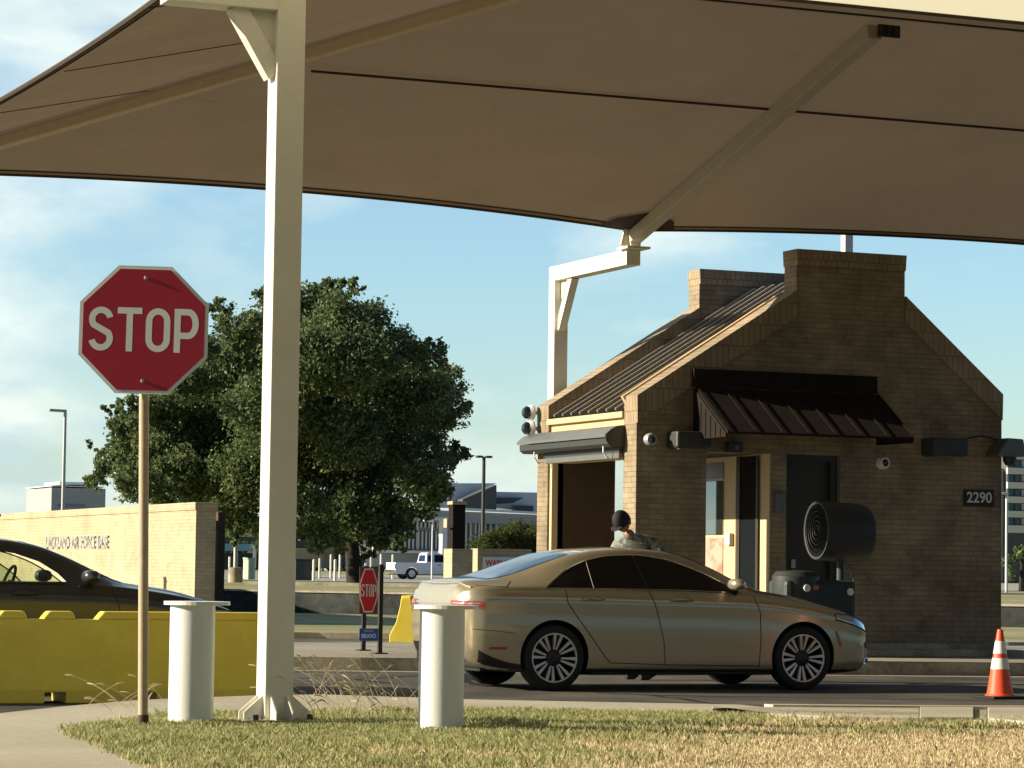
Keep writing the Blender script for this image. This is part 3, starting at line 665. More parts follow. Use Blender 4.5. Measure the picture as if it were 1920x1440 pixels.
# brown personnel door to the right
dd = MB().box(18.03, Y0+.16, .17, 18.68, Y0+.20, 2.72).build('door', 'doorbrown', bt, world=True)
MB().box(18.12, Y0+.13, 1.30, 18.19, Y0+.159, 1.42).build('handle', 'steel', dd, bevel=.01).data.transform(Matrix.Translation(-Vector(bt.location)))
fr = MB(); fr.box(17.972, Y0+.08, .16, 18.03, Y0+.24, 2.795); fr.box(18.68, Y0+.08, .16, 18.778, Y0+.24, 2.795); fr.box(18.03, Y0+.08, 2.72, 18.68, Y0+.24, 2.795)
fr.build('door_frame', 'darkmetal', bt, world=True)
MB().box(17.62, Y0-.05, 2.02, 17.75, Y0-.003, 2.28).build('intercom', 'hood', bt, world=True, bevel=.01).location = (.17, 0, 0)
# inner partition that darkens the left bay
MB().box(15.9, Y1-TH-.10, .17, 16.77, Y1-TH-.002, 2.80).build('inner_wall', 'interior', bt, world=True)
# brown sloping awning over the doors
aw = empty('metal_awning', (16.55, Y0, 3.8), 'dark brown standing-seam awning over the booth doors', 'awning')
AY = Y0-.003
MB().box(16.55, AY-.10, 3.64, 19.28, AY, 3.87).build('awning_header', 'awning', aw, world=True)
P0 = [(16.60, AY-.08, 3.63), (19.35, AY-.08, 3.63), (19.82, AY-.95, 3.02), (16.98, AY-.95, 3.00)]
P0 = [(16.58, AY-.08, 3.63), (19.30, AY-.08, 3.63), (19.30, AY-1.02, 3.02), (16.58, AY-1.02, 3.02)]
mb = MB(); mb.add(P0+[(x, y, z-.03) for x, y, z in P0], [(0,1,2,3),(7,6,5,4),(0,4,5,1),(1,5,6,2),(2,6,7,3),(3,7,4,0)]); mb.build('awning_slope', 'awning', aw, world=True)
mb = MB()
for i in range(8): x = 16.60+i*.384; mb.bar((x, AY-.08, 3.65), (x, AY-1.02, 3.04), .02, .008)
mb.build('awning_ribs', 'awning', aw, world=True)
for x, in ((16.56,), (19.285,)):
    mb = MB(); mb.prism([(AY-.06, 3.62), (AY-1.0, 3.0), (AY-1.0, 2.95), (AY-.06, 2.95)], 'x', x, x+.02)
    for j in range(6): mb.box(x-.01, AY-.16-.14*j, 2.96, x+.03, AY-.14-.14*j, 3.50-.088*j)
    mb.build('side_louvre', 'awning', aw, world=True)
# shutter hood on the left side
hd = empty('shutter_hood', (X0, 35, 2.6), 'grey rounded roller-shutter hood over the booth side opening', 'shutter hood')
MB().prism([(X0-.002, 3.13), (X0-.10, 3.12), (X0-.20, 3.07), (X0-.28, 3.00), (X0-.28, 2.965), (X0-.002, 2.985)], 'y', Y0+TH+.02, Y1+.10).build('hood_shell', 'hood', hd, world=True)
MB().prism([(X0-.004, 3.125), (X0-.10, 3.115), (X0-.20, 3.065), (X0-.275, 2.995), (X0-.275, 2.93), (X0-.22, 2.85), (X0-.004, 2.83)], 'y', Y0+TH+.008, Y0+TH+.018).build('hood_end', 'darkgrey', hd, world=True)
MB().prism([(X0-.004, 2.98), (X0-.245, 2.96), (X0-.24, 2.88), (X0-.19, 2.84), (X0-.004, 2.84)], 'y', Y0+TH+.022, Y1+.08).build('hood_underside', 'darkmetal', hd, world=True)
MB().box(X0-.08, Y0+TH+.04, 2.69, X0-.02, Y1-TH-.12, 2.77).build('rolled_shutter', 'hood', hd, world=True, bevel=.01)
MB().box(X0-.07, Y0+TH+.04, 2.771, X0-.01, Y1-TH-.02, 2.838).build('shutter_box', 'darkmetal', hd, world=True)
for y in (Y0+TH+.25, Y1-.35):
    MB().tube([(X0-.20, y, 2.86), (X0-.20, y, 2.78), (X0-.15, y, 2.71), (X0-.12, y, 2.70)], .012, 8).build('hook', 'white', hd, world=True)
# wall-mounted kit
def floodlight(loc, label, group):
    r = empty('floodlight', loc, label, 'floodlight', group)
    MB().lathe([(0, -.02), (.10, -.02), (.115, .02), (.10, .05), (0, .06)], 20, 'x', (-.05, 0, 0)).build('housing', 'white', r, smooth=True)
    MB().lathe([(0, -.16), (.05, -.155), (.085, -.12), (.09, -.08), (.085, -.05)], 20, 'x').build('dark_lens', 'glass', r, smooth=True)
    MB().tube([(0, 0, 0), (.06, 0, 0)], .03, 10).build('mount', 'white', r)
floodlight((X0-.07, Y1+.02, 3.42), 'upper of two round white floodlights with dark domes at the booth corner', 'round floodlights')
floodlight((X0-.07, Y1+.02, 3.20), 'lower of two round white floodlights with dark domes at the booth corner', 'round floodlights')
def wall_lamp(x, z, w, h, label):
    r = empty('wall_lamp', (x, Y0, z), label, 'wall lamp', 'box lamps on the booth front')
    MB().box(-w/2, -.34, -h/2, w/2, -.002, h/2).build('housing', 'darkgrey', r, bevel=.03)
    MB().box(-w/2+.04, -.32, -h/2-.012, w/2-.04, -.05, -h/2-.001).build('lens', 'hood', r)
wall_lamp(16.45, 2.93, .50, .22, 'dark box lamp on the brick left of the booth awning')
wall_lamp(20.28, 2.95, .55, .24, 'dark box lamp on the brick right of the booth awning')
def sec_cam(x, z, label, m='white'):
    r = empty('security_camera', (x, Y0, z), label, 'camera', 'security cameras on the booth')
    MB().lathe([(.0, -.12), (.07, -.12), (.085, -.09), (.085, -.002), (0, -.002)], 18, 'y').build('ring', m, r, smooth=True)
    MB().lathe([(0, -.155), (.03, -.15), (.05, -.121)], 16, 'y').build('lens', 'glass', r, smooth=True)
sec_cam(19.40, 2.72, 'round white dome camera on the brick right of the booth door')
sec_cam(15.95, 2.93, 'round grey camera at the left edge of the booth front', 'steel')
r = empty('junction_box', (17.15, Y0, 2.86), 'small dark box fixed under the left end of the awning', 'box'); MB().box(-.1, -.16, -.07, .1, -.002, .07).build('box_body', 'darkgrey', r, bevel=.01); MB().box(-.03, -.18, -.03, .03, -.161, .03).build('cover', 'hood', r)
r = empty('corner_lamp', (21.22, Y0, 2.97), 'grey wedge lamp with dark dome projecting from the booth right corner', 'lamp')
MB().prism([(-.22, -.12), (.26, -.12), (.20, .12), (-.05, .13)], 'y', -.34, -.003).build('housing', 'hood', r, bevel=.02)
MB().lathe([(.0, -.25), (.06, -.23), (.09, -.18), (.095, -.121)], 18, 'z', (.08, -.17, 0)).build('dome', 'darkmetal', r, smooth=True)
MB().tube([(-.6, -.05, .10), (-.3, -.05, .16), (-.05, -.05, .12)], .012, 6).build('conduit', 'darkmetal', r)
r = empty('number_sign', (20.91, Y0, 2.285), 'small dark plaque reading 2290 on the booth wall', 'sign')
MB().box(-.235, -.03, -.115, .235, -.002, .115).build('plaque', 'cord', r)
mb = MB(); put_text(mb, '2290', .20, (0, -.03, 0), (1, 0, 0), (0, 0, 1), (0, -1, 0), off=.004, offset=.004); mb.build('digits', 'sign_white', r, fix=False)
# step kerb in front of booth
MB().box(17.9, Y0-.42, .15, X1+.1, Y0-.042, .24).build('door_step', 'kerb', bt, world=True, bevel=.01)

# ================================================================ MIST FAN + CART
fn = empty('drum_fan', (17.62, 31.6, .15), 'large black drum fan on a post in front of the booth door', 'fan')
ax_ = Vector((-.995, .06, .04)).normalized(); ctr = Vector((0, 0, 1.60))
def drum(prof, n=36):
    mb = MB(); s1 = Vector((-ax_.y, ax_.x, 0)); s2 = Vector((0, 0, 1))
    for r_i, t in prof:
        for j in range(n):
            a = 2*math.pi*j/n; mb.v.append(tuple(ctr+ax_*t+(s1*math.cos(a)+s2*math.sin(a))*r_i))
    for i in range(len(prof)-1):
        for j in range(n): mb.f.append((i*n+j, i*n+(j+1) % n, (i+1)*n+(j+1) % n, (i+1)*n+j))
    return mb
drum([(.30, -.34), (.345, -.32), (.365, -.26), (.37, 0), (.37, .30), (.36, .34), (.33, .335), (.33, .30), (.325, -.25), (.28, -.30), (.0, -.30)]).build('drum', 'darkmetal', fn, smooth=True)
drum([(0, .10), (.10, .12), (.12, .06), (.12, -.1), (0, -.12)]).build('motor_hub', 'darkgrey', fn, smooth=True)
mb = MB(); s1 = Vector((-ax_.y, ax_.x, 0)); s2 = Vector((0, 0, 1))
for k in range(9):
    a = 2*math.pi*k/9; u = s1*math.cos(a)+s2*math.sin(a); w = s1*-math.sin(a)+s2*math.cos(a)
    P = [ctr+u*.10-w*.03+ax_*.02, ctr+u*.32-w*.07+ax_*.06, ctr+u*.32+w*.06-ax_*.02, ctr+u*.10+w*.03-ax_*.04]
    mb.add(P+[p-ax_*.008 for p in P], [(0,1,2,3),(7,6,5,4),(0,4,5,1),(1,5,6,2),(2,6,7,3),(3,7,4,0)])
mb.build('fan_blades', 'hood', fn)
mb = MB()
for rr in (.06, .12, .18, .24, .30, .33):
    mb.tube([ctr+ax_*.335+(s1*math.cos(t*math.pi/16)+s2*math.sin(t*math.pi/16))*rr for t in range(33)], .0026, 4, cap=False)
mb.build('guard', 'rimdark', fn)
MB().tube([(0, 0, .0), (0, 0, 1.25)], .05, 12).build('post', 'darkmetal', fn)
MB().box(-.25, -.25, 0, .25, .25, .04).build('base_plate', 'darkmetal', fn)
MB().tube([(.02, 0, 1.25), (.18, .1, 1.18), (.28, .16, 1.02), (.22, .1, .9), (.05, 0, .88)], .012, 6).build('hose', 'darkmetal', fn)
MB().tube([(.42, .12, 1.85), (.50, .1, 1.80), (.50, .1, 1.66), (.42, .1, 1.62)], .018, 8).build('rear_handle', 'hood', fn)
ct = empty('tank_cart', (17.0, 31.4, .15), 'black cart with tanks beside the drum fan behind the gold sedan', 'cart')
MB().box(-.38, -.25, .25, .60, .25, 1.0).build('tank_body', 'bin', ct, bevel=.06)
MB().lathe([(0, .50), (.26, .50), (.29, .54), (.29, 1.04), (.24, 1.10), (0, 1.12)], 24, 'z', (-.12, 0, 0)).build('round_tank', 'darkmetal', ct, smooth=True)
for x in (-.3, .5):
    for y in (-.28, .28): MB().lathe([(0, -.03), (.12, -.03), (.12, .03), (0, .03)], 20, 'y', (x, y, .12)).build('wheel', 'tyre', ct)
MB().lathe([(0, -.02), (.045, -.02), (.045, .0), (0, .0)], 16, 'y', (-.12, -.29, .90)).build('white_disc', 'white', ct)  # small plain white disc on the cart front
MB().lathe([(0, -.02), (.045, -.02), (.045, .0), (0, .0)], 16, 'y', (.50, -.255, .86)).build('white_disc', 'white', ct)
MB().box(-.04, -.31, .88, .04, -.288, .94).build('valve', 'amber', ct, bevel=.01)

# ================================================================ CARS
def herm(xs, ys):
    xs = np.array(xs, float); ys = np.array(ys, float); h = np.diff(xs); d = np.diff(ys)/h; m = np.zeros_like(ys); m[0] = d[0]; m[-1] = d[-1]
    for i in range(1, len(xs)-1):
        m[i] = 0 if d[i-1]*d[i] <= 0 else 3*(h[i-1]+h[i])/((2*h[i]+h[i-1])/d[i-1]+(h[i]+2*h[i-1])/d[i])
    def f(x):
        i = int(np.clip(np.searchsorted(xs, x)-1, 0, len(xs)-2)); t = (x-xs[i])/h[i]; t = min(max(t, 0), 1)
        return (2*t**3-3*t*t+1)*ys[i]+(t**3-2*t*t+t)*h[i]*m[i]+(-2*t**3+3*t*t)*ys[i+1]+(t**3-t*t)*h[i]*m[i+1]
    return f
def sq(k):
    xs, ys = k; return ([x if x > -.3 else -.3+(x+.3)*.86 for x in xs], ys)
CARS = dict(
 zt=([-1.08,-1.0,-.9,-.6,-.35,0,.3,.6,.95,1.3,1.6,1.9,2.2,2.4,2.6,2.9,3.2,3.5,3.7,3.83],[.98,1.09,1.12,1.14,1.20,1.32,1.405,1.455,1.475,1.46,1.41,1.305,1.165,1.07,1.035,.995,.925,.83,.74,.60]),
 zr=([-1.08,-1.0,-.9,-.6,-.3,0,.3,.6,.95,1.3,1.6,1.9,2.2,2.4,2.6,2.9,3.2,3.5,3.7,3.83],[.97,1.07,1.10,1.12,1.165,1.26,1.36,1.415,1.435,1.415,1.35,1.235,1.10,1.035,1.0,.955,.88,.79,.71,.59]),
 zb_=([-1.08,-.95,-.8,-.5,.4,2.5,3.2,3.6,3.83],[.48,.30,.23,.19,.155,.15,.165,.19,.28]),
 bl=([-1.08,-1.0,-.9,-.5,0,1,2,2.35,2.8,3.2,3.5,3.7,3.83],[.93,1.0,1.03,1.045,1.045,1.03,1.01,.995,.94,.86,.77,.69,.57]),
 yr=([-1.08,-.6,0,.6,1.3,1.9,2.4,3,3.5,3.83],[.52,.60,.61,.60,.60,.64,.68,.64,.55,.25]),
 W=([-1.08,-1.0,-.93,-.8,-.6,-.3,.5,1.5,2.4,3.0,3.3,3.5,3.65,3.76,3.83],[.62,.76,.82,.875,.905,.925,.93,.932,.93,.925,.90,.855,.76,.62,.40]))
def car_section(fs, x):
    W_, zt, zr, zb_, bl, yr = (fs[k](x) for k in ('W', 'zt', 'zr', 'zb_', 'bl', 'yr')); H_ = bl-zb_
    yb = W_*.94
    P = [(0, zb_), (W_*.55, zb_), (W_*.88, zb_+.01), (W_*.965, zb_+.07), (W_*.985, zb_+.30*H_), (W_*.996, zb_+.52*H_), (W_*.994, zb_+.70*H_), (W_*1.0, zb_+.85*H_), (W_*.972, zb_+.93*H_),
         (yb, bl), (yb*.66+yr*.34-.0, bl+.36*(zr-bl)), (yb*.28+yr*.72, bl+.74*(zr-bl)), (yr, zr), (yr*.86, zr+.55*(zt-zr)), (yr*.5, zr+.88*(zt-zr)), (0, zt)]
    out = []
    n = len(P)
    for i in range(n-1):
        p0, p1, p2, p3 = P[max(i-1, 0)], P[i], P[i+1], P[min(i+2, n-1)]
        for k in range(4):
            t = k/4
            out.append(tuple(.5*((2*p1[a])+(-p0[a]+p2[a])*t+(2*p0[a]-5*p1[a]+4*p2[a]-p3[a])*t*t+(-p0[a]+3*p1[a]-3*p2[a]+p3[a])*t**3) for a in (0, 1)))
    out.append(P[-1]); return out
def bool_diff(o, cutters):
    for c in cutters:
        md = o.modifiers.new('b', 'BOOLEAN'); md.operation = 'DIFFERENCE'; md.solver = 'EXACT'; md.object = c
    dg = bpy.context.evaluated_depsgraph_get(); me = bpy.data.meshes.new_from_object(o.evaluated_get(dg)); o.modifiers.clear(); old = o.data; o.data = me
    for c in cutters: bpy.data.objects.remove(c)
def make_car(name, loc, rz, paint, glass, label, window, through=False, wb=2.85, spokes=8):
    root = empty(name, loc, label, 'car', rz=rz)
    fs = {k: herm(*sq(v)) for k, v in CARS.items()}
    xs = sorted(set(list(np.linspace(-.97, -.7, 12))+list(np.linspace(-.7, 3.4, 76))+list(np.linspace(3.4, 3.83, 16))))
    mb = MB(); ring = []
    for x in xs:
        s = car_section(fs, x); full = s+[(-y, z) for y, z in s[-2:0:-1]]; k = len(mb.v); ring.append(k)
        mb.v += [(x, y, z) for y, z in full]; n = len(full)
    for a, b in zip(ring[:-1], ring[1:]):
        for j in range(n): mb.f.append((a+j, a+(j+1) % n, b+(j+1) % n, b+j))
    mb.f.append(tuple(ring[0]+j for j in range(n))); mb.f.append(tuple(ring[-1]+j for j in reversed(range(n))))
    body = mb.build('body', paint, root)
    body.parent = None
    solid = body.data.copy(); bm = bmesh.new(); bm.from_mesh(solid); bvh = BVHTree.FromBMesh(bm); bm.free()
    cut = []
    for ax in (0, wb):
        for s in (-1, 1):
            c = MB().lathe([(.0, s*.62), (.375, s*.62), (.375, s*1.2), (0, s*1.2)], 56, 'y', (ax, 0, .345)); c = c.build('c', 'trimdark'); cut.append(c)
    if through:
        c = MB().prism(through, 'y', -1.3, 1.3); c.v = [(x+max(0, .30*(y+.93)), y, z) for x, y, z in c.v]; c = c.build('c', 'trimdark'); cut.append(c)
    bpy.context.view_layer.update()
    bool_diff(body, cut); me = body.data; me.materials.clear(); me.materials.append(M[paint]); me.materials.append(M['trimdark'])
    for p in me.polygons:
        c = p.center; dark = False
        for ax in (0, wb):
            if abs(c.y) > .60 and abs(math.hypot(c.x-ax, c.z-.345)-.372) < .012 and abs(p.normal.y) < .5: dark = True
            if abs(abs(c.y)-.62) < .01 and math.hypot(c.x-ax, c.z-.345) < .38: dark = True
        if abs(c.y) < .75 and through and abs(p.normal.y) < .6 and .9 < c.z < 1.40 and not bvh.find_nearest(c)[3] < .02: dark = True
        if c.z < .215 and p.normal.z < -.3: dark = True
        p.material_index = 1 if dark else 0
    me.shade_smooth(); md = body.modifiers.new('es', 'EDGE_SPLIT'); md.split_angle = R(42)
    body.parent = root
    def side(x, z, s=-1, off=.004):
        h, nn, i, d = bvh.ray_cast(Vector((x, s*2.5, z)), Vector((0, -s, 0)))
        if h is None: h = Vector((x, s*.9, z)); nn = Vector((0, s, 0))
        if nn.y*s < 0: nn = -nn
        return h+nn*off
    def down(x, y, off=.004):
        h, nn, i, d = bvh.ray_cast(Vector((x, y, 3)), Vector((0, 0, -1)))
        if nn.z < 0: nn = -nn
        return h+nn*off
    def axial(y, z, sgn=-1, off=.004):
        h, nn, i, d = bvh.ray_cast(Vector((sgn*8+1, y, z)), Vector((-sgn, 0, 0)))
        if h is None: h = Vector((-1.0 if sgn < 0 else 3.8, y, z)); nn = Vector((sgn, 0, 0))
        if nn.x*sgn < 0: nn = -nn
        return h+nn*off
    # side windows
    lo, hi = window
    for s in (-1, 1):
        x0, x1 = lo[0][0], lo[-1][0]; fl = herm(*zip(*lo)); fh = herm(*zip(*hi)); P = []
        for i in range(61):
            x = x0+(x1-x0)*i/60; a, b = fl(x), max(fh(x), fl(x)+.002); P.append([side(x, a+(b-a)*j/8, s, .005) for j in range(9)])
        MB().grid(P).build('side_window', glass, root, smooth=True, fix=False)
        rim_ = [side(x0+(x1-x0)*i/60, fl(x0+(x1-x0)*i/60), s, .006) for i in range(61)]+[side(x1+(x0-x1)*i/60, fh(x1+(x0-x1)*i/60), s, .006) for i in range(61)]
        MB().tube(rim_+[rim_[0]], .007, 6, cap=False).build('window_trim', 'chrome' if paint == 'gold' else 'trimdark', root)
        if not through:
            MB().tube([side(.97, 1.385, s, .008), side(1.01, 1.2, s, .008), side(1.05, 1.035, s, .008)], .008, 6).build('window_pillar', 'trimdark', root)
            MB().tube([side(.44, 1.32, s, .008), side(.44, 1.04, s, .008)], .005, 6).build('window_divider', 'trimdark', root)
    # windshield + rear window
    P = []
    for i in range(25):
        v = -1+2*i/24; P.append([down(1.50+.92*t/16+.10*(1-v*v)*(t/16)*.6, v*(.54+.09*t/16), .005) for t in range(17)])
    MB().grid(P).build('windshield', glass if not through else 'carglass', root, smooth=True, fix=False)
    P = []
    for i in range(25):
        v = -1+2*i/24; P.append([down(.30-.92*t/16-.05*(1-v*v)*(t/16), v*(.53+.03*t/16), .005) for t in range(17)])
    MB().grid(P).build('rear_window', 'rearglass' if not through else 'carglass', root, smooth=True, fix=False)
    # door seams, handles
    for s in (-1, 1):
        def seam(pts, r=.005):
            Q = []
            for (a, b) in zip(pts[:-1], pts[1:]):
                for i in range(10): t = i/10; Q.append(side(a[0]+(b[0]-a[0])*t, a[1]+(b[1]-a[1])*t, s, .0005))
            Q.append(side(*pts[-1], s, .0005)); return Q
        mb = MB()
        mb.tube(seam([(.12, 1.02), (.13, .90), (.20, .80), (.36, .60), (.55, .36), (.62, .285), (1.30, .265), (2.34, .255)]), .005, 5)
        mb.tube(seam([(1.06, 1.02), (1.14, .80), (1.22, .5), (1.24, .27)]), .005, 5)
        mb.tube(seam([(2.26, .98), (2.33, .80), (2.34, .5), (2.33, .26)]), .005, 5)
        mb.tube(seam([(-.80, 1.06), (-.52, 1.045), (-.42, 1.10)]), .004, 5)
        mb.tube(seam([(-.86, .62), (-.60, .60), (-.44, .58)]), .003, 5)
        mb.build('panel_seams', 'seamline', root)
        for hx in (.40, 1.42):
            h = MB(); Q = [side(hx-.13+.26*i/8, .925+.006*math.sin(i/8*math.pi), s, .02+.022*math.sin(i/8*math.pi)) for i in range(9)]
            h.tube(Q, [.006, .012, .015, .017, .017, .017, .015, .012, .006], 8); h.build('door_handle', 'chrome' if paint == 'gold' else paint, root, smooth=True)
        # mirror
        c = side(2.03, 1.04, s, .03); mm = MB(); nr = 9
        for i in range(nr):
            t = -1+2*i/(nr-1); q = math.sqrt(max(0.0004, 1-abs(t)**3))
            for j in range(16):
                a = 2*math.pi*j/16; ca, sa = math.cos(a), math.sin(a)
                mm.v.append((c.x+.075*q*math.copysign(abs(ca)**.8, ca)*(1.1-.2*t), c.y+s*(.115+.115*t), c.z+.035+.062*q*math.copysign(abs(sa)**.8, sa)))
        for i in range(nr-1):
            for j in range(16): mm.f.append((i*16+j, i*16+(j+1) % 16, (i+1)*16+(j+1) % 16, (i+1)*16+j))
        mm.f.append(tuple(range(16))); mm.f.append(tuple((nr-1)*16+j for j in reversed(range(16))))
        mm.build('door_mirror', paint, root, smooth=True); c = c+Vector((0, s*.09, 0))
        MB().bar(side(2.05, 1.0, s, -.01), (c.x, c.y, c.z), .05, .03).build('mirror_arm', 'trimdark', root)
        # side marker, lower skirt
        MB().grid([[side(-.70+.18*i/6, .415+.03*j, s, .004) for j in range(2)] for i in range(7)]).build('side_marker', 'lamp_red', root, fix=False)
        MB().grid([[side(3.225+.035*i/3+.06*(1-j/5), .46+.16*j/5, s, .004) for j in range(6)] for i in range(4)]).build('front_marker', 'amber', root, fix=False)
        MB().grid([[side(.42+2.02*i/40, .165+.010*j, s, .006) for j in range(4)] for i in range(41)]).build('sill_strip', 'chrome' if paint == 'gold' else 'trimdark', root, fix=False)
        # head and tail lamps
        P = []
        for i in range(13):
            x = 3.24+.50*i/12; a = .735-.13*(i/12)**1.2; b = min(fs['bl'](x)-.005, .80-.03*i/12); P.append([side(x, a+(b-a)*j/5, s, .005) for j in range(6)])
        MB().grid(P).build('headlight', 'lamp_clear', root, smooth=True, fix=False)
        hl = [P[i][0] for i in range(13)]+[P[12][k_] for k_ in range(1, 6)]+[P[i][5] for i in range(11, -1, -1)]
        MB().tube(hl+[hl[0]], .007, 5, cap=False).build('headlight_surround', 'trimdark', root)
        MB().tube([side(3.70, .50, s, .004), side(3.72, .44, s, .006), side(3.72, .34, s, .006), side(3.66, .27, s, .006)], .012, 6).build('bumper_chrome', 'chrome', root)
    for s in (-1, 1):
        P = []
        for i in range(15):
            y = s*(.50+.37*i/14); P.append([axial(y, .858-.03*(i/14)+(.05+.02*i/14)*j/4, -1, .006) for j in range(5)])
        MB().grid(P).build('tail_light', 'lamp_red', root, smooth=True, fix=False)
        MB().grid([[axial(s*(.52+.33*i/14), .872+.010*j, -1, .012) for j in range(2)] for i in range(15)]).build('reverse_light', 'lamp_clear', root, fix=False)
    mb = MB(); mb.grid([[axial(-.49+.98*i/30, .868+.022*j/2, -1, .008) for j in range(3)] for i in range(31)]); mb.build('rear_light_bar', 'lamp_clear', root, fix=False)
    mb = MB(); mb.tube([down(-.90-.02*(1-(v/12-1)**2)+.05*abs(v/12-1)**3, (v/12-1)*.74, .004) for v in range(25)], .012, 8); mb.build('deck_lip', paint, root, smooth=True)
    mb = MB(); mb.grid([[axial(-.62+1.24*i/20, .30+.17*j/4, -1, .008) for j in range(5)] for i in range(21)]); mb.build('rear_diffuser', 'trimdark', root, fix=False)
    for s in (-1, 1):
        MB().grid([[side(-.80+.44*i/14, fs['zb_'](-.80+.44*i/14)+.035+(.05+.07*(1-i/14)**1.5)*j/3, s, .007) for j in range(4)] for i in range(15)]).build('rear_valance', 'trimdark', root, fix=False)
        MB().lathe([(.05, -.02), (.055, 0), (.045, .02), (.03, 0)], 14, 'x', (-.90, s*.55, .30)).build('exhaust_tip', 'chrome', root)
    MB().grid([[axial(-.17+.34*i/4, .66+.14*j/3, -1, .01) for j in range(4)] for i in range(5)]).build('licence_plate', 'sign_white', root, fix=False)
    mb = MB(); mb.grid([[axial(-.55+1.1*i/30, .50+.20*j/4, 1, .008) for j in range(5)] for i in range(31)]); mb.build('grille', 'trimdark', root, fix=False)
    mb = MB(); mb.tube([axial(-.60+1.2*i/30, .70, 1, .012) for i in range(31)], .014, 6); mb.tube([axial(-.70+1.4*i/30, .27, 1, .012) for i in range(31)], .012, 6); mb.build('front_chrome', 'chrome', root)
    # wheels
    wl = empty('wheel', (0, 0, 0), None, None); del_keys = [k for k in wl.keys()]
    t = MB(); RT = .338; wd = .115
    t.lathe([(.245, -wd*.85), (.262, -wd), (.30, -wd*1.02), (.325, -wd*.92), (RT, -wd*.6), (RT, wd*.6), (.325, wd*.92), (.262, wd), (.245, wd*.85), (.245, -wd*.85)], 48, 'y')
    t.build('tyre', 'tyre', wl, smooth=True)
    rm = MB(); rm.lathe([(.236, -wd*.86), (.252, -wd*.93), (.252, -wd*.7), (.236, -wd*.6), (.23, 0), (.20, .06), (0, .06)], 40, 'y'); rm.build('rim_barrel', 'rimdark', wl, smooth=True)
    rm = MB(); rm.lathe([(.234, -wd*.90), (.238, -wd*.97), (.250, -wd*.97), (.2535, -wd*.9)], 48, 'y')
    for k in range(spokes):
        for dlt in (-.135, .135):
            a = 2*math.pi*k/spokes+dlt; a2 = 2*math.pi*k/spokes+dlt*.62
            ro, ri = .238, .085; w0, w1 = .0165, .008
            o1 = Vector((math.cos(a), 0, math.sin(a))); o2 = Vector((math.cos(a+dlt*.15), 0, math.sin(a+dlt*.15))); tt = Vector((-math.sin(a), 0, math.cos(a)))
            P = [o2*ro-tt*w0+Vector((0, -wd*.92, 0)), o2*ro+tt*w0+Vector((0, -wd*.92, 0)), o1*ri+tt*w1+Vector((0, -wd*.70, 0)), o1*ri-tt*w1+Vector((0, -wd*.70, 0))]
            rm.add(P+[p+Vector((0, .03, 0)) for p in P], [(0,1,2,3),(7,6,5,4),(0,4,5,1),(1,5,6,2),(2,6,7,3),(3,7,4,0)])
    rm.build('spokes', 'rim', wl)
    hb = MB(); hb.lathe([(0, -wd*.86), (.03, -wd*.85), (.05, -wd*.78), (.075, -wd*.70), (.085, -wd*.5)], 24, 'y')
    for k in range(5): a = 2*math.pi*k/5; hb.lathe([(0, -wd*.80), (.009, -wd*.80), (.009, -wd*.6)], 6, 'y', (.062*math.cos(a), 0, .062*math.sin(a)))
    hb.build('wheel_hub', 'rimdark', wl)
    first = True
    for ax in (0, wb):
        for s in (-1, 1):
            w = wl if first else copy_tree(wl); first = False
            w.parent = root; w.location = (ax, s*.80, RT-.003); w.rotation_euler = (0, R(11+ax*13), 0 if s < 0 else math.pi)
    # dark underside tray
    MB().box(-.7, -.62, .19, 3.5, .62, .30).build('underbody', 'trimdark', root)
    return root, side, down
win = ([(-.10, 1.035), (.5, 1.035), (1.3, 1.03), (2.12, 1.005)],
       [(-.10, 1.037), (.05, 1.13), (.22, 1.235), (.46, 1.33), (.70, 1.375), (.97, 1.388), (1.3, 1.355), (1.61, 1.265), (1.92, 1.13), (2.12, 1.007)])
gold, gs, gd = make_car('sedan', (11.69, 26.85+.92, 0), 0, 'gold', 'carglass', 'champagne gold four-door sedan stopped beside the guard booth', win)
# far-side black car behind the yellow barrier
win2 = ([(-.10, 1.035), (.5, 1.035), (1.3, 1.03), (1.80, 1.02)], [(-.10, 1.037), (.05, 1.13), (.22, 1.235), (.46, 1.33), (.70, 1.365), (.97, 1.365), (1.2, 1.33), (1.45, 1.25), (1.65, 1.14), (1.80, 1.022)])
thr = [(-.0, 1.04), (1.72, 1.04), (1.62, 1.13), (1.44, 1.235), (1.2, 1.31), (.97, 1.345), (.70, 1.345), (.46, 1.31), (.24, 1.22), (.10, 1.13)]
blk, bs, bd = make_car('sedan', (4.80, 26.75+.92, 0), 0, 'blackpaint', 'tint', 'black sedan half hidden behind the long yellow barrier', win2, through=thr)
sw = MB(); sw.tube([(1.55+.06*math.cos(2*math.pi*i/20), .40+.19*math.sin(2*math.pi*i/20), 1.03+.16*math.cos(2*math.pi*i/20)) for i in range(21)], .016, 8, cap=False)
sw.bar((1.55, .40, 1.03), (1.75, .40, .98), .05); sw.build('steering_wheel', 'trimdark', blk)

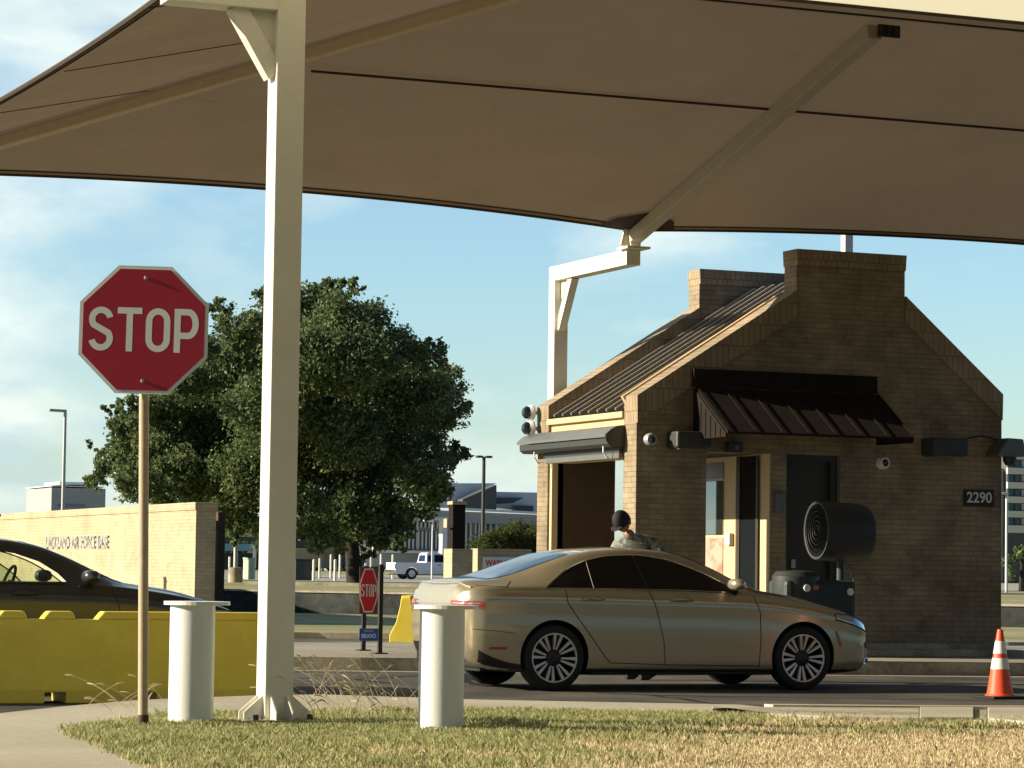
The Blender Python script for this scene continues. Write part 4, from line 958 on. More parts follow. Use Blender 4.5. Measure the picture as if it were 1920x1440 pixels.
# ================================================================ PERSON
def person():
    F = atY(1205, 1180, 29.45); rt = empty('person', (F.x-.02, 29.5, 0), 'person in grey camouflage uniform and black cap bending towards the gold sedan', 'person')
    J = dict(pel=(.03, 0, 1.06), sp=(0, -.03, 1.26), ch=(-.06, -.06, 1.46), nk=(-.17, -.11, 1.61), hd0=(-.235, -.15, 1.68),
             hipL=(.0, .11, 1.03), hipR=(.02, -.11, 1.03), knL=(.06, .13, .55), knR=(.10, -.12, .55), anL=(.08, .13, .10), anR=(.14, -.12, .10), toL=(-.10, .13, .05), toR=(-.04, -.12, .05),
             shL=(-.24, .10, 1.50), shR=(.11, -.16, 1.53), elL=(-.38, .02, 1.30), elR=(.20, -.28, 1.31), wrL=(-.36, -.20, 1.24), wrR=(-.02, -.42, 1.20))
    rad = dict(pel=.15, sp=.145, ch=.18, nk=.065, hd0=.06, hipL=.10, hipR=.10, knL=.068, knR=.068, anL=.048, anR=.048, toL=.04, toR=.04, shL=.09, shR=.09, elL=.068, elR=.068, wrL=.036, wrR=.036)
    E = [('pel','sp'),('sp','ch'),('ch','nk'),('nk','hd0'),('pel','hipL'),('pel','hipR'),('hipL','knL'),('knL','anL'),('anL','toL'),('hipR','knR'),('knR','anR'),('anR','toR'),('ch','shL'),('ch','shR'),('shL','elL'),('elL','wrL'),('shR','elR'),('elR','wrR')]
    K = dict(J); RR = dict(rad)
    for s, w, el in (('L', 'wrL', 'elL'), ('R', 'wrR', 'elR')):
        a, b = Vector(J[el]), Vector(J[w]); d = (b-a).normalized(); sd = d.cross(Vector((0, 0, 1))).normalized(); u = sd.cross(d)
        K['pm'+s] = tuple(b+d*.06); RR['pm'+s] = .034; E.append((w, 'pm'+s))
        for q, (o_, l) in enumerate(((-.030, .070), (-.010, .080), (.010, .075), (.030, .060))):
            K['f%s%da' % (s, q)] = tuple(b+d*.095+sd*o_); K['f%s%db' % (s, q)] = tuple(b+d*(.095+l*.5)+sd*o_-u*.008); K['f%s%dc' % (s, q)] = tuple(b+d*(.095+l*.8)+sd*o_-u*.035)
            for t_, r_1 in (('a', .011), ('b', .010), ('c', .008)): RR['f%s%d%s' % (s, q, t_)] = r_1
            E += [('pm'+s, 'f%s%da' % (s, q)), ('f%s%da' % (s, q), 'f%s%db' % (s, q)), ('f%s%db' % (s, q), 'f%s%dc' % (s, q))]
        K['t%sa' % s] = tuple(b+d*.045+sd*.045-u*.01); K['t%sb' % s] = tuple(b+d*.09+sd*.060-u*.02); RR['t%sa' % s] = .012; RR['t%sb' % s] = .009
        E += [('pm'+s, 't%sa' % s), ('t%sa' % s, 't%sb' % s)]
    names = list(K); idx = {n: i for i, n in enumerate(names)}
    me = bpy.data.meshes.new('body'); me.from_pydata([K[n] for n in names], [(idx[a], idx[b]) for a, b in E], []); o = bpy.data.objects.new('body', me); COL.objects.link(o)
    o.modifiers.new('skin', 'SKIN'); sd_ = o.modifiers.new('sub', 'SUBSURF'); sd_.levels = 2; sd_.render_levels = 2
    for n, v in zip(names, me.skin_vertices[0].data): v.radius = (RR[n], RR[n])
    me.skin_vertices[0].data[idx['pel']].use_root = True
    dg = bpy.context.evaluated_depsgraph_get(); m2 = bpy.data.meshes.new_from_object(o.evaluated_get(dg)); bpy.data.objects.remove(o)
    # head joined into the same body mesh
    hc = Vector((-.31, -.18, 1.775)); fd = Vector((-.72, -.30, -.70)).normalized(); sdv = fd.cross(Vector((0, 0, 1))).normalized(); uv = sdv.cross(fd)
    mb = MB(); n = 24; st = 20
    rings = []
    for i in range(st+1):
        ph = math.pi*i/st
        for j in range(n):
            th = 2*math.pi*j/n; a, b, c = math.sin(ph)*math.cos(th), math.sin(ph)*math.sin(th), math.cos(ph)
            fx, sx, ux = a*.10, b*.078, c*.125
            if c < -.1: fx *= 1-.18*(-c); sx *= 1-.30*(-c); fx += .012*(-c) if a > 0 else 0
            if a > .85 and abs(b) < .30:
                if -.25 < c < .12: fx += .022*(1-abs(b)/.30)*(1-abs(c+.12)/.35)      # nose
            if a > .6 and .22 < abs(b) < .55 and abs(c-.05) < .14: fx -= .010          # eye sockets
            if a > .8 and abs(b) < .35 and abs(c+.48) < .10: fx += .006                # lips
            mb.v.append(tuple(hc+fd*fx+sdv*sx+uv*ux))
    for i in range(st):
        for j in range(n): mb.f.append((i*n+j, i*n+(j+1) % n, (i+1)*n+(j+1) % n, (i+1)*n+j))
    k = len(mb.v)
    V = [tuple(v.co) for v in m2.vertices]; Fb = [tuple(p.vertices) for p in m2.polygons]
    mb2 = MB(); mb2.add(V, Fb); nb = len(mb2.f); mb2.add(mb.v, mb.f)
    for s in (-1, 1):   # ears
        mb2.lathe([(0, -.012), (.018, -.010), (.026, .0), (.018, .010), (0, .012)], 10, 'y', tuple(hc+sdv*s*.080-fd*.005))
    b = mb2.build('body', 'camo', rt, smooth=True, fix=True); b.data.materials.append(M['skin'])
    for p in b.data.polygons:
        c = p.center
        if (c-hc).length < .17 or (c-Vector(J['nk'])).length < .05 or any((c-Vector(K['pm'+s])).length < .13 and (c-Vector(J[w])).length > .02 and (c-Vector(J[el])).length > (Vector(J[w])-Vector(J[el])).length for s, w, el in (('L', 'wrL', 'elL'), ('R', 'wrR', 'elR'))): p.material_index = 1
    # cap, hair, vest, boots
    cp = MB(); cp2 = []
    for i in range(9):
        ph = math.pi*.56*i/8
        for j in range(n):
            th = 2*math.pi*j/n; a, bb, c = math.sin(ph)*math.cos(th), math.sin(ph)*math.sin(th), math.cos(ph)
            cp.v.append(tuple(hc+fd*a*.116+sdv*bb*.094+uv*(c*.138+.006)))
    for i in range(8):
        for j in range(n): cp.f.append((i*n+j, i*n+(j+1) % n, (i+1)*n+(j+1) % n, (i+1)*n+j))
    P = [hc+fd*(.10+.075*math.cos(t))+sdv*.08*math.sin(t)-uv*.0+uv*.008 for t in [math.pi*(-.5+i/10) for i in range(11)]]
    cp.add(P+[p+uv*.006 for p in P], [tuple(range(11)), tuple(range(21, 10, -1))]+[(i, i+1, 12+i, 11+i) for i in range(10)])
    cp.build('cap', 'cap', rt, smooth=True)
    hr = MB()
    for i in range(6):
        ph = math.pi*(.45+.22*i/5)
        for j in range(13):
            th = math.pi*(.55+.9*j/12); a, bb, c = math.sin(ph)*math.cos(th), math.sin(ph)*math.sin(th), math.cos(ph)
            hr.v.append(tuple(hc+fd*a*.108+sdv*bb*.086+uv*c*.132))
    for i in range(5):
        for j in range(12): hr.f.append((i*13+j, i*13+j+1, (i+1)*13+j+1, (i+1)*13+j))
    hr.build('hair', 'cap', rt, smooth=True)
    vs = MB(); vs.tube([(.02, -.01, 1.12), (0, -.03, 1.26), (-.05, -.06, 1.40), (-.08, -.075, 1.50), (-.11, -.09, 1.57)], [.18, .185, .20, .185, .09], 20, cap=False); vs.build('vest', 'vest', rt, smooth=True)
    for q in ('L', 'R'):
        a, t = Vector(J['an'+q]), Vector(J['to'+q]); bo = MB(); bo.tube([a+Vector((.03, 0, .18)), a+Vector((.01, 0, .02)), a.lerp(t, .5)+Vector((0, 0, -.02)), t], [.062, .062, .052, .045], 12); bo.build('boot', 'cap', rt, smooth=True)
    return rt
person()

# ================================================================ FOREGROUND THINGS
# stop sign
b = atZ(268, 1368, .1); sg = empty('stop_sign', (b.x, b.y, .1), 'big red octagonal STOP sign on a round tan post at the left', 'sign')
pb = Vector(b); 
def sp(x, y): p = atY(x, y, b.y); return p-Vector((b.x, b.y, .1))
ctr_s = sp(270.5, 619.5)
MB().tube([(0, 0, -.02), (ctr_s.x*.9, 0, ctr_s.z*.9), (ctr_s.x, 0, ctr_s.z+.3)], .034, 20).build('post', 'tan_post', sg, smooth=True)
MB().tube([(0, 0, 0), (.0, 0, .10)], .038, 16).build('post_sleeve', 'rust', sg, smooth=True)
ux = Vector((math.cos(R(20)), -math.sin(R(20)), 0)); nm = Vector((-math.sin(R(20)), -math.cos(R(20)), 0)); uz = Vector((.012, 0, 1)).normalized()
ux = (ux+Vector((0, 0, -.012))).normalized()
A = .437
oc = [(A*math.cos(R(22.5+45*i))/math.cos(R(22.5)), A*math.sin(R(22.5+45*i))/math.cos(R(22.5))) for i in range(8)]
c0 = ctr_s+nm*.042
def plate(mb, pts, o, off0, off1):
    n = len(pts); vs = [o+nm*off0+ux*a+uz*b_ for a, b_ in pts]+[o+nm*off1+ux*a+uz*b_ for a, b_ in pts]
    mb.add(vs, [tuple(range(n)), tuple(reversed(range(n, 2*n)))]+[(i, (i+1) % n, n+(i+1) % n, n+i) for i in range(n)])
mb = MB(); plate(mb, oc, c0, 0, .004); mb.build('sign_border', 'sign_white', sg)
mb = MB(); plate(mb, [(a*.945, b_*.945) for a, b_ in oc], c0, .0045, .007); mb.build('sign_face', 'red', sg)
mb = MB(); stop_letters(mb, .300, .166, .043, .027, c0, ux, uz, nm, .0076); mb.build('sign_letters', 'sign_white', sg, fix=False)
for z in (.355, -.35): MB().lathe([(0, -.022), (.011, -.02), (.013, -.009)], 10, 'y', tuple(c0+uz*z)).build('bolt', 'steel', sg)
# bollards
def bollard(px, py, label, capw=.31, xoff=0):
    b = atZ(px, py, .1); r = empty('bollard', (b.x, b.y, .1), label, 'bollard', 'white steel bollards with flat caps')
    Hh = .86; MB().tube([(0, 0, -.05), (0, 0, Hh-.02)], .156, 40).build('pipe', 'white_post', r, smooth=True)
    MB().lathe([(0, Hh-.02), (capw/2+.06, Hh-.02), (capw/2+.06, Hh+.005), (0, Hh+.005)], 40, 'z', (xoff, 0, 0)).build('cap_plate', 'white_post', r)
    return r
bollard(357, 1362, 'white round bollard with a flat overhanging cap left of the cream column', .34, .03)
bollard(826, 1372, 'white round bollard with flat overhanging cap in front of the gold sedan trunk', .34, .02)
# yellow barrier
def barrier(loc, rz, L_, label, notch=None):
    r = empty('plastic_barrier', loc, label, 'barrier', 'yellow plastic barriers', rz)
    prof = [(-.27, 0), (-.27, .12), (-.16, .34), (-.10, .60), (-.085, .73), (.085, .73), (.10, .60), (.16, .34), (.27, .12), (.27, 0)]
    o = MB().prism(prof, 'x', 0, L_).build('shell', 'yellow', r, bevel=.012)
    if notch:
        cs = []
        for a, b_ in notch:
            c = MB().box(a, -.4, -.1, b_, .4, .095).build('c', 'yellow'); c.location = Vector(loc); c.rotation_euler = (0, 0, rz); cs.append(c)
        bpy.context.view_layer.update(); o.modifiers.clear()
        bool_diff(o, cs); o.data.materials.clear(); o.data.materials.append(M['yellow']); md = o.modifiers.new('bevel', 'BEVEL'); md.width = .01; md.segments = 2; md.limit_method = 'ANGLE'
    return r
br = barrier((3.0, 25.07, 0), 0, 5.05, 'long yellow plastic jersey barrier in front of the black car', notch=[(2.96, 3.15), (3.80, 3.97), (1.4, 1.58)])
for a, b_ in ((1.6, 2.42), (2.56, 2.84), (2.97, 3.27), (3.46, 5.04)):
    MB().prism([(a, .729), (a+.06, .80), (b_-.03, .80), (b_, .73)], 'y', -.082, .082).build('top_rib', 'yellow', br, bevel=.015)
p = atZ(760, 1205, 0); br2 = barrier((p.x, p.y, 0), R(62), 1.9, 'short yellow plastic barrier seen end-on beyond the small stop board')
MB().prism([(0, .729), (.03, .78), (1.8, .78), (1.9, .73)], 'y', -.08, .08).build('top_rib', 'yellow', br2, bevel=.015)
# traffic cone
p = atZ(1875, 1310, 0); cn = empty('traffic_cone', (p.x, p.y, 0), 'orange traffic cone with two white bands on the road at the right', 'cone')
MB().box(-.20, -.20, .0, .20, .20, .03).build('base', 'tyre', cn, bevel=.01)
def fr_(z): return .135-(.135-.028)*(z-.03)/.66
def ring(z0, z1, e=0): return [(fr_(z0)+e, z0), (fr_(z1)+e, z1)]
MB().lathe([(.15, .03), (.15, .04)]+ring(.045, .69)+[(.0, .69)], 32).build('shell', 'orange', cn, smooth=True)
MB().lathe(ring(.295, .405, .0025), 32).build('white_band', 'reflect', cn, smooth=True)
MB().lathe(ring(.45, .575, .0025), 32).build('white_band', 'reflect', cn, smooth=True)
# small stop board on the island
pL, pR = Vector((12.62, 34.7, .15)), Vector((12.90, 34.15, .15))
pL = atZ(681, 1220, .15); pR = atZ(712, 1226, .15)
ss = empty('stop_board', pL, 'small red elongated STOP board with blue panel between two black posts on the island', 'sign')
for q, hh in ((pL, 1.10), (pR, 1.12)):
    MB().box(q.x-.025, q.y-.025, .15, q.x+.025, q.y+.025, .15+hh).build('post', 'black_post', ss, world=True)
    MB().box(q.x-.08, q.y-.08, .15, q.x+.08, q.y+.08, .165).build('foot_plate', 'black_post', ss, world=True)
dU = Vector((math.cos(R(14)), -math.sin(R(14)), 0)); nB = Vector((-math.sin(R(14)), -math.cos(R(14)), 0)); Z_ = Vector((0, 0, 1))
cB = atD(691, 1107, 36.1)
def board(w, h, o, off0, off1, m, name, pts=None):
    pts = pts or [(-w/2, -h/2), (w/2, -h/2), (w/2, h/2), (-w/2, h/2)]; n = len(pts); mb = MB()
    vs = [o+nB*off0+dU*a+Z_*b_ for a, b_ in pts]+[o+nB*off1+dU*a+Z_*b_ for a, b_ in pts]
    mb.add(vs, [tuple(range(n)), tuple(reversed(range(n, 2*n)))]+[(i, (i+1) % n, n+(i+1) % n, n+i) for i in range(n)]); return mb.build(name, m, ss, world=True)
board(.235, .585, cB, 0, .02, 'brown_board', 'board')
e8 = [(-.055, -.275), (.055, -.275), (.112, -.10), (.112, .10), (.055, .275), (-.055, .275), (-.112, .10), (-.112, -.10)]
board(0, 0, cB, .021, .024, 'sign_white', 'sign_border', e8); board(0, 0, cB, .025, .028, 'signal_red', 'sign_face', [(a*.88, b_*.93) for a, b_ in e8])
mb = MB(); stop_letters(mb, .155, .043, .014, .006, cB, dU, Z_, nB, .031); mb.build('sign_letters', 'sign_white', ss, world=True, fix=False)
cV = atD(691, 1190, 36.1); board(.235, .155, cV, 0, .02, 'blue', 'blue_panel')
mb = MB(); put_text(mb, 'BRAVO', .075, cV-Z_*.018, dU, Z_, nB, off=.024, xs=.75, offset=.002); put_text(mb, 'FPCON', .034, cV+Z_*.045, dU, Z_, nB, off=.024); mb.build('panel_letters', 'sign_white', ss, world=True, fix=False)
# little marker post on the kerb
p = atZ(557, 1255, 0); r = empty('kerb_marker', (p.x, p.y-.05, 0), 'short dark marker rod against the island kerb right of the cream column', 'marker'); MB().tube([(0, 0, 0), (0, 0, .17)], .018, 10).build('rod', 'black_post', r); MB().box(-.03, -.03, 0, .03, .03, .02).build('foot', 'black_post', r)

# ================================================================ LEFT BRICK SIGN WALL, POSTS, GATE PIER
XW = 16.55
wl_ = empty('entrance_wall', (XW, 56.3, 0), 'long cream brick entrance wall with metal air force base lettering', 'wall')
MB().box(XW, 56.3, 0, XW+.42, 92, 2.36).build('wall_face', 'brick_far', wl_, world=True); MB().box(XW-.03, 56.27, 2.362, XW+.45, 92.03, 2.52).build('coping', 'brick_far', wl_, world=True, bevel=.01)
mb = MB(); put_text(mb, 'LACKLAND AIR FORCE BASE', .40, (XW, 66.1, 1.74), (0, -1, 0), (0, 0, 1), (-1, 0, 0), off=.05, xs=1.06, spacing=1.12, offset=.006)
mb2 = MB(); n0 = len(mb.v); mb2.add(mb.v, mb.f); mb2.add([(x+.045, y, z) for x, y, z in mb.v], mb.f); mb2.build('raised_letters', 'steel', wl_, world=True, fix=False)
for i, (px, wpx, pyt) in enumerate(((366, 14, 963), (386, 9, 966), (414, 12, 964))):
    t = atD(px, pyt, 62+i*.3); r = empty('gate_post', (t.x, t.y, 0), ['brown steel gate post against the end of the entrance wall', 'middle brown steel gate post right of the entrance wall', 'brown steel gate post farthest right of the entrance wall'][i], 'post', 'brown gate posts')
    w = wpx/87.; MB().box(-w/2*1.2, -w/2*1.2, 0, w/2*1.2, w/2*1.2, t.z).build('post', 'brown_board' if False else 'rust', r); MB().box(-w*.65, -w*.65, t.z, w*.65, w*.65, t.z+.04).build('cap', 'rust', r)
a, b_ = atD(366, 985, 62.2), atD(414, 985, 62.5); r = empty('gate_rail', a, 'brown top rail joining the gate posts', 'rail'); MB().bar(a, b_, .10, .2).build('rail', 'rust', r, world=True); MB().bar(a+Vector((0, 0, -1.0)), b_+Vector((0, 0, -1.0)), .08, .1).build('lower_rail', 'rust', r, world=True)
# gate pier and panel with warning sign
a = atD(848, 1030, 52); r = empty('gate_pier', (a.x, a.y, 0), 'tan brick gate pier with a tall brown post beside the gold sedan trunk', 'pier')
MB().box(a.x, a.y, 0, a.x+.40, a.y+.42, 1.60).build('pier', 'brick_far', r, world=True); MB().box(a.x+.02, a.y+.04, 1.60, a.x+.26, a.y+.26, 2.40).build('tall_post', 'awning', r, world=True); MB().box(a.x-.0, a.y+.02, 2.40, a.x+.28, a.y+.28, 2.46).build('post_cap', 'tan_post', r, world=True); MB().box(a.x-.10, a.y+.03, 1.98, a.x+.02, a.y+.2, 2.14).build('bracket', 'tan_post', r, world=True)
b_ = atD(893, 1030, 53.2); c_ = atD(981, 1030, 54); r = empty('gate_wall', (b_.x, b_.y, 0), 'low tan brick wall with a white warning sign behind the gold sedan', 'wall')
MB().box(b_.x+.03, b_.y, 0, c_.x, b_.y+.35, 1.62).build('wall_face', 'brick_far', r, world=True)
s1_ = atY(905, 1044, b_.y); s2_ = atY(972, 1090, b_.y)
r2 = empty('warning_sign', s1_, 'white warning sign with red lettering on the low tan wall', 'sign'); MB().box(s1_.x, b_.y-.03, s2_.z, s2_.x, b_.y-.002, s1_.z).build('panel', 'sign_white', r2, world=True)
mb = MB(); put_text(mb, 'WARNING', .16, ((s1_.x+s2_.x)/2, b_.y-.03, s1_.z-.12), (1, 0, 0), (0, 0, 1), (0, -1, 0), off=.004, xs=.80, offset=.004); mb.build('sign_letters', 'signal_red', r2, world=True, fix=False)

# ================================================================ TREES
def leaf_cloud(blobs, density, size, seed, spread=.085):
    rng = np.random.default_rng(seed); Cs = []; 
    for (c, r, q) in blobs:
        n = int(density*r**2.3*q); d = rng.normal(size=(n, 3)); d /= np.linalg.norm(d, axis=1)[:, None]; rad = r*np.power(rng.random(n), .38)[:, None]
        # break into twig clumps
        k = max(6, n//34); cc = d[:k]*rad[:k]; idx = rng.integers(0, k, n); pts = cc[idx]+rng.normal(size=(n, 3))*r*spread
        Cs.append(np.array(c)+pts*np.array([1, 1, .85]))
    Cn = np.vstack(Cs); n = len(Cn); a = rng.normal(size=(n, 3)); a /= np.linalg.norm(a, axis=1)[:, None]; b = rng.normal(size=(n, 3)); b -= (a*b).sum(1)[:, None]*a; b /= np.linalg.norm(b, axis=1)[:, None]
    s = (size*(.55+.9*rng.random(n)))[:, None]
    V = np.stack([Cn-a*s, Cn+b*s*.55, Cn+a*s, Cn-b*s*.55], 1).reshape(-1, 3); return V, n
def quads_obj(name, V, n, m, parent):
    me = bpy.data.meshes.new(name); off = np.array(parent.location); V = V-off
    me.vertices.add(len(V)); me.vertices.foreach_set('co', V.astype(np.float32).ravel()); me.loops.add(4*n); me.loops.foreach_set('vertex_index', np.arange(4*n, dtype=np.int32))
    me.polygons.add(n); me.polygons.foreach_set('loop_start', np.arange(0, 4*n, 4, dtype=np.int32)); me.polygons.foreach_set('loop_total', np.full(n, 4, dtype=np.int32)); me.update(); me.validate()
    me.materials.append(M[m]); o = bpy.data.objects.new(name, me); COL.objects.link(o); o.parent = parent; return o
TD = 115
tb = atD(668, 1092, TD); tr_ = empty('oak_tree', (tb.x, tb.y, .6), 'big dark green live oak behind the stop sign and cream column', 'tree')
blobs_px = [(640,600,62),(590,575,50),(700,610,50),(540,585,45),(740,660,55),(660,680,80),(580,670,80),(500,640,70),(450,620,48),(800,665,38),(825,720,50),(780,740,72),(845,775,40),(700,780,85),(600,780,90),(510,760,85),(420,690,60),(400,760,70),(340,720,48),(300,770,50),(250,760,30),(240,810,40),(310,850,65),(220,860,38),(180,890,26),(260,905,45),(390,870,75),(480,880,80),(350,920,55),(440,950,55),(590,880,85),(700,880,80),(790,860,62),(850,850,32),(790,930,52),(720,960,60),(640,970,60),(560,950,52),(825,925,22),(165,832,10),(170,905,18),(500,555,30),(620,545,28),(300,930,38),(660,540,24),(410,580,28),(205,770,16),(470,985,28),(870,760,18),(520,985,40),(600,990,42),(560,1000,30),(690,985,45),(740,990,38),(640,1000,30),(800,900,45),(450,800,60),(360,800,55),(280,860,45),(330,880,50),(620,720,70),(650,820,70),(550,840,60),(430,920,55),(240,880,30),(380,650,30),(440,1000,26),(500,1008,30),(610,1005,34),(700,1010,30),(660,960,60),(590,1015,24),(745,1018,22),(640,1022,22),(690,1035,20),(265,700,30),(225,840,30),(345,640,26),(185,848,12),(200,866,16),(212,842,14),(180,905,20),(560,760,60),(800,800,50)]
rng_ = random.Random(3); blobs = []
for x, y, r in blobs_px:
    c = atD(x, y, TD+rng_.uniform(-4.5, 4.5)); blobs.append(((c.x, c.y, c.z), r/ (FPX/TD)*1.02, 1.0))
V, n = leaf_cloud(blobs, 2100, .088, 5, .13); quads_obj('crown', V, n, 'leaf', tr_)
mb = MB(); base = Vector((tb.x, tb.y, .5)); fk = atD(655, 985, TD)
mb.tube([base, base.lerp(fk, .5), fk], [.40, .30, .27], 12)
tk = mb.build('trunk', 'bark', tr_, world=True, smooth=True)
mb = MB()
for (x, y, dd_) in ((520, 800, 2), (330, 830, 1), (600, 640, 0), (700, 660, -2), (790, 740, 3), (830, 830, 0), (480, 640, 2)):
    e = atD(x, y, TD+dd_); mid = fk.lerp(e, .5)+Vector((0, 0, -.6 if y > 750 else .3)); mb.tube([fk, fk.lerp(mid, .5)+Vector((0, 0, -.1)), mid, e], [.19, .14, .09, .03], 8)
mb.build('limbs', 'bark', tr_, world=True, smooth=True)
def tree(px, py_base, D, wpx, top, label, m='leaf2', seed=1, name='tree', cat='tree', dens=700, lsize=.10, trunk=True, group=None):
    s = FPX/D; b = atD(px, py_base, D); r = empty(name, (b.x, b.y, .6 if D > 75 else 0), label, cat, group); rg = random.Random(seed); bl_ = []
    n = max(6, int(wpx/9))
    for i in range(n):
        x = px+rg.uniform(-.42, .42)*wpx; f = 1-abs(x-px)/(wpx*.62); y = py_base-(py_base-top)*(.16+.66*rg.random()*f); rr = (wpx*.14+rg.random()*wpx*.07)
        c = atD(x, y, D+rg.uniform(-1, 1)*wpx/s*.3); bl_.append(((c.x, c.y, c.z), rr/s, 1))
    V, k = leaf_cloud(bl_, dens, lsize, seed); quads_obj('crown', V, k, m, r)
    if trunk: MB().tube([(0, 0, -.1), (.05, 0, (py_base-top)/s*.6)], [.16, .07], 8).build('trunk', 'bark', r)
    return r
def shrub(px0, px1, ytop, ybot, D, label, seed, m='leaf2'):
    s = FPX/D; b = atD((px0+px1)/2, ybot, D); r = empty('shrub', (b.x, b.y, b.z), label, 'shrub'); rg = random.Random(seed); bl_ = []
    for i in range(26):
        t = rg.random(); x = px0+(px1-px0)*t; prof = min(1, .45+1.3*t) ; y = ybot-(ybot-ytop)*rg.uniform(.1, .80)*prof; c = atD(x, y, D+rg.uniform(-.9, .9)); bl_.append(((c.x, c.y, c.z), 21/s, 1))
    V, k = leaf_cloud(bl_, 22000, .026*D/62, seed, .22); quads_obj('foliage', V, k, m, r)
    MB().tube([(0, 0, -.6), (0, 0, .3)], [.06, .03], 8).build('stem', 'bark', r)
shrub(885, 1020, 976, 1050, 62, 'rounded olive green shrub between the lamp pole and the booth', 4)

# ================================================================ BACKGROUND BUILDINGS
def pxbox(root, name, m, x0, y0, x1, y1, Y, dep=8, dz=0):
    a = atY(x0, y0, Y); b = atY(x1, y1, Y); return MB().box(a.x, Y, min(a.z, b.z), b.x, Y+dep, max(a.z, b.z)).build(name, m, root, world=True)
def pxpoly(root, name, m, pts, Y, dep=3):
    P = [atY(x, y, Y) for x, y in pts]; return MB().prism([(p.x, p.z) for p in P], 'y', Y, Y+dep).build(name, m, root, world=True)
YB = 215.0
o_ = atY(850, 1060, YB); gb = empty('modern_building', (o_.x, YB, .6), 'modern grey clad building with white wedge roofs and tall glass front', 'building')
pxpoly(gb, 'grey_fascia', 'greybld', [(668, 950), (1035, 966), (1035, 985), (668, 974)], YB, 14)
pxpoly(gb, 'fascia_cap', 'whitebld', [(850, 951), (1035, 961), (1035, 965), (850, 956)], YB-.6, .5)
pxpoly(gb, 'grey_wall', 'greybld', [(668, 974), (1035, 985), (1035, 1062), (668, 1062)], YB+2.2, 11)
pxpoly(gb, 'white_roof', 'whitebld', [(780, 951), (800, 906), (931, 906), (872, 936), (868, 952)], YB+6, 2)
pxpoly(gb, 'dark_wedge', 'greydark', [(868, 936), (931, 909), (931, 958), (868, 954)], YB+4, 1.5)
pxpoly(gb, 'roof_wing', 'whitebld', [(931, 922), (1035, 924), (1035, 962), (1010, 962), (931, 952)], YB+7, 2)
pxpoly(gb, 'roof_shade', 'greydark', [(931, 933), (982, 933), (962, 943), (931, 945)], YB+6.2, .5)
pxpoly(gb, 'clerestory', 'greydark', [(964, 948), (1000, 948), (1000, 960), (964, 960)], YB+6.2, .5)
pxpoly(gb, 'white_canopy', 'whitebld', [(770, 969), (841, 970), (841, 975), (770, 974)], YB-3, 6)
pxbox(gb, 'white_column', 'whitebld', 830, 974, 838, 1046, YB-2.6, .8)
for (x0, y0, x1, y1) in ((714, 996, 742, 1030), (745, 978, 782, 1030), (785, 996, 806, 1030), (790, 976, 828, 990), (808, 996, 828, 1030), (866, 980, 882, 1030), (892, 981, 905, 1030), (910, 982, 930, 1030)):
    w = pxbox(gb, 'window', 'bluewin', x0, y0, x1, y1, YB+2.1, .3)
    mm_ = MB(); A_, B_ = atY(x0, y0, YB+2.0), atY(x1, y1, YB+2.0); nn_ = max(2, int((x1-x0)/7))
    for i in range(nn_+1): xx = A_.x+(B_.x-A_.x)*i/nn_; mm_.box(xx-.07, YB+1.98, B_.z, xx+.07, YB+2.09, A_.z)
    fo = mm_.build('frame', 'whitebld', w); fo.data.transform(Matrix.Translation(-Vector(gb.location)))
pxpoly(gb, 'window_surround', 'whitebld', [(704, 990), (713, 990), (713, 1036), (704, 1040)], YB+1.0, .8)
pxbox(gb, 'sill_band', 'whitebld', 704, 1031, 830, 1038, YB+1.5, .6)
YT = 190.0
o_ = atY(560, 1070, YT); tn = empty('tan_building', (o_.x, YT, .6), 'tan masonry building with dark window band under the oak tree', 'building')
pxbox(tn, 'upper_wall', 'tanbld', 400, 975, 634, 1010, YT, 10); pxbox(tn, 'window_band', 'bluewin', 400, 1010, 634, 1027, YT+1.2, 8)
pxbox(tn, 'lower_wall', 'tanbld', 540, 1027, 606, 1064, YT+.1, 9); pxbox(tn, 'return_wall', 'tanbld', 606, 1024, 634, 1066, YT+1.0, 7); pxbox(tn, 'stair_panel', 'greydark', 634, 975, 668, 1062, YT+.6, 8)
pxbox(tn, 'base_wall', 'bin', 400, 1036, 540, 1068, YT+2.0, 6); pxbox(tn, 'entrance_canopy', 'turq', 404, 1019, 488, 1033, YT-2.2, 3.5)
for x in (404, 440, 476): pxbox(tn, 'canopy_post', 'whitebld', x, 1020, x+4, 1066, YT-2.4, .2)
YG = 260.0
o_ = atY(150, 960, YG); g3 = empty('flat_building', (o_.x, YG, .6), 'pale grey flat-roofed building behind the entrance wall at the far left', 'building')
pxbox(g3, 'wall', 'greybld', 97, 914, 196, 1010, YG, 10); pxbox(g3, 'roof_edge', 'whitebld', 97, 910, 196, 914, YG-.4, 10.5); pxbox(g3, 'plant_screen', 'whitebld', 112, 903, 178, 910, YG+2, 6); pxbox(g3, 'window_band', 'glass_mir', 110, 946, 160, 952, YG-.1, .09)
YH = 330.0
o_ = atY(1900, 1000, YH); tw = empty('tower_block', (o_.x, YH, .6), 'cream multi-storey tower block at the far right edge', 'building')
A_ = atY(1889, 847, YH); Bx = atY(2150, 847, YH)
MB().box(A_.x+.2, YH+.3, .6, Bx.x, YH+16, A_.z-.5).build('core', 'greydark', tw, world=True)
MB().box(A_.x-1.6, YH+1.2, .6, A_.x+.15, YH+14, A_.z-2.2).build('stair_tower', 'greybld', tw, world=True)
fl_y = [(847, 861), (877, 889), (904, 916), (931, 943), (958, 970), (985, 999)]
for y0, y1 in fl_y:
    z1, z0 = atY(1900, y0, YH).z, atY(1900, y1, YH).z; MB().box(A_.x, YH-.1, z0, Bx.x, YH+.25, z1).build('floor_band', 'cream', tw, world=True)
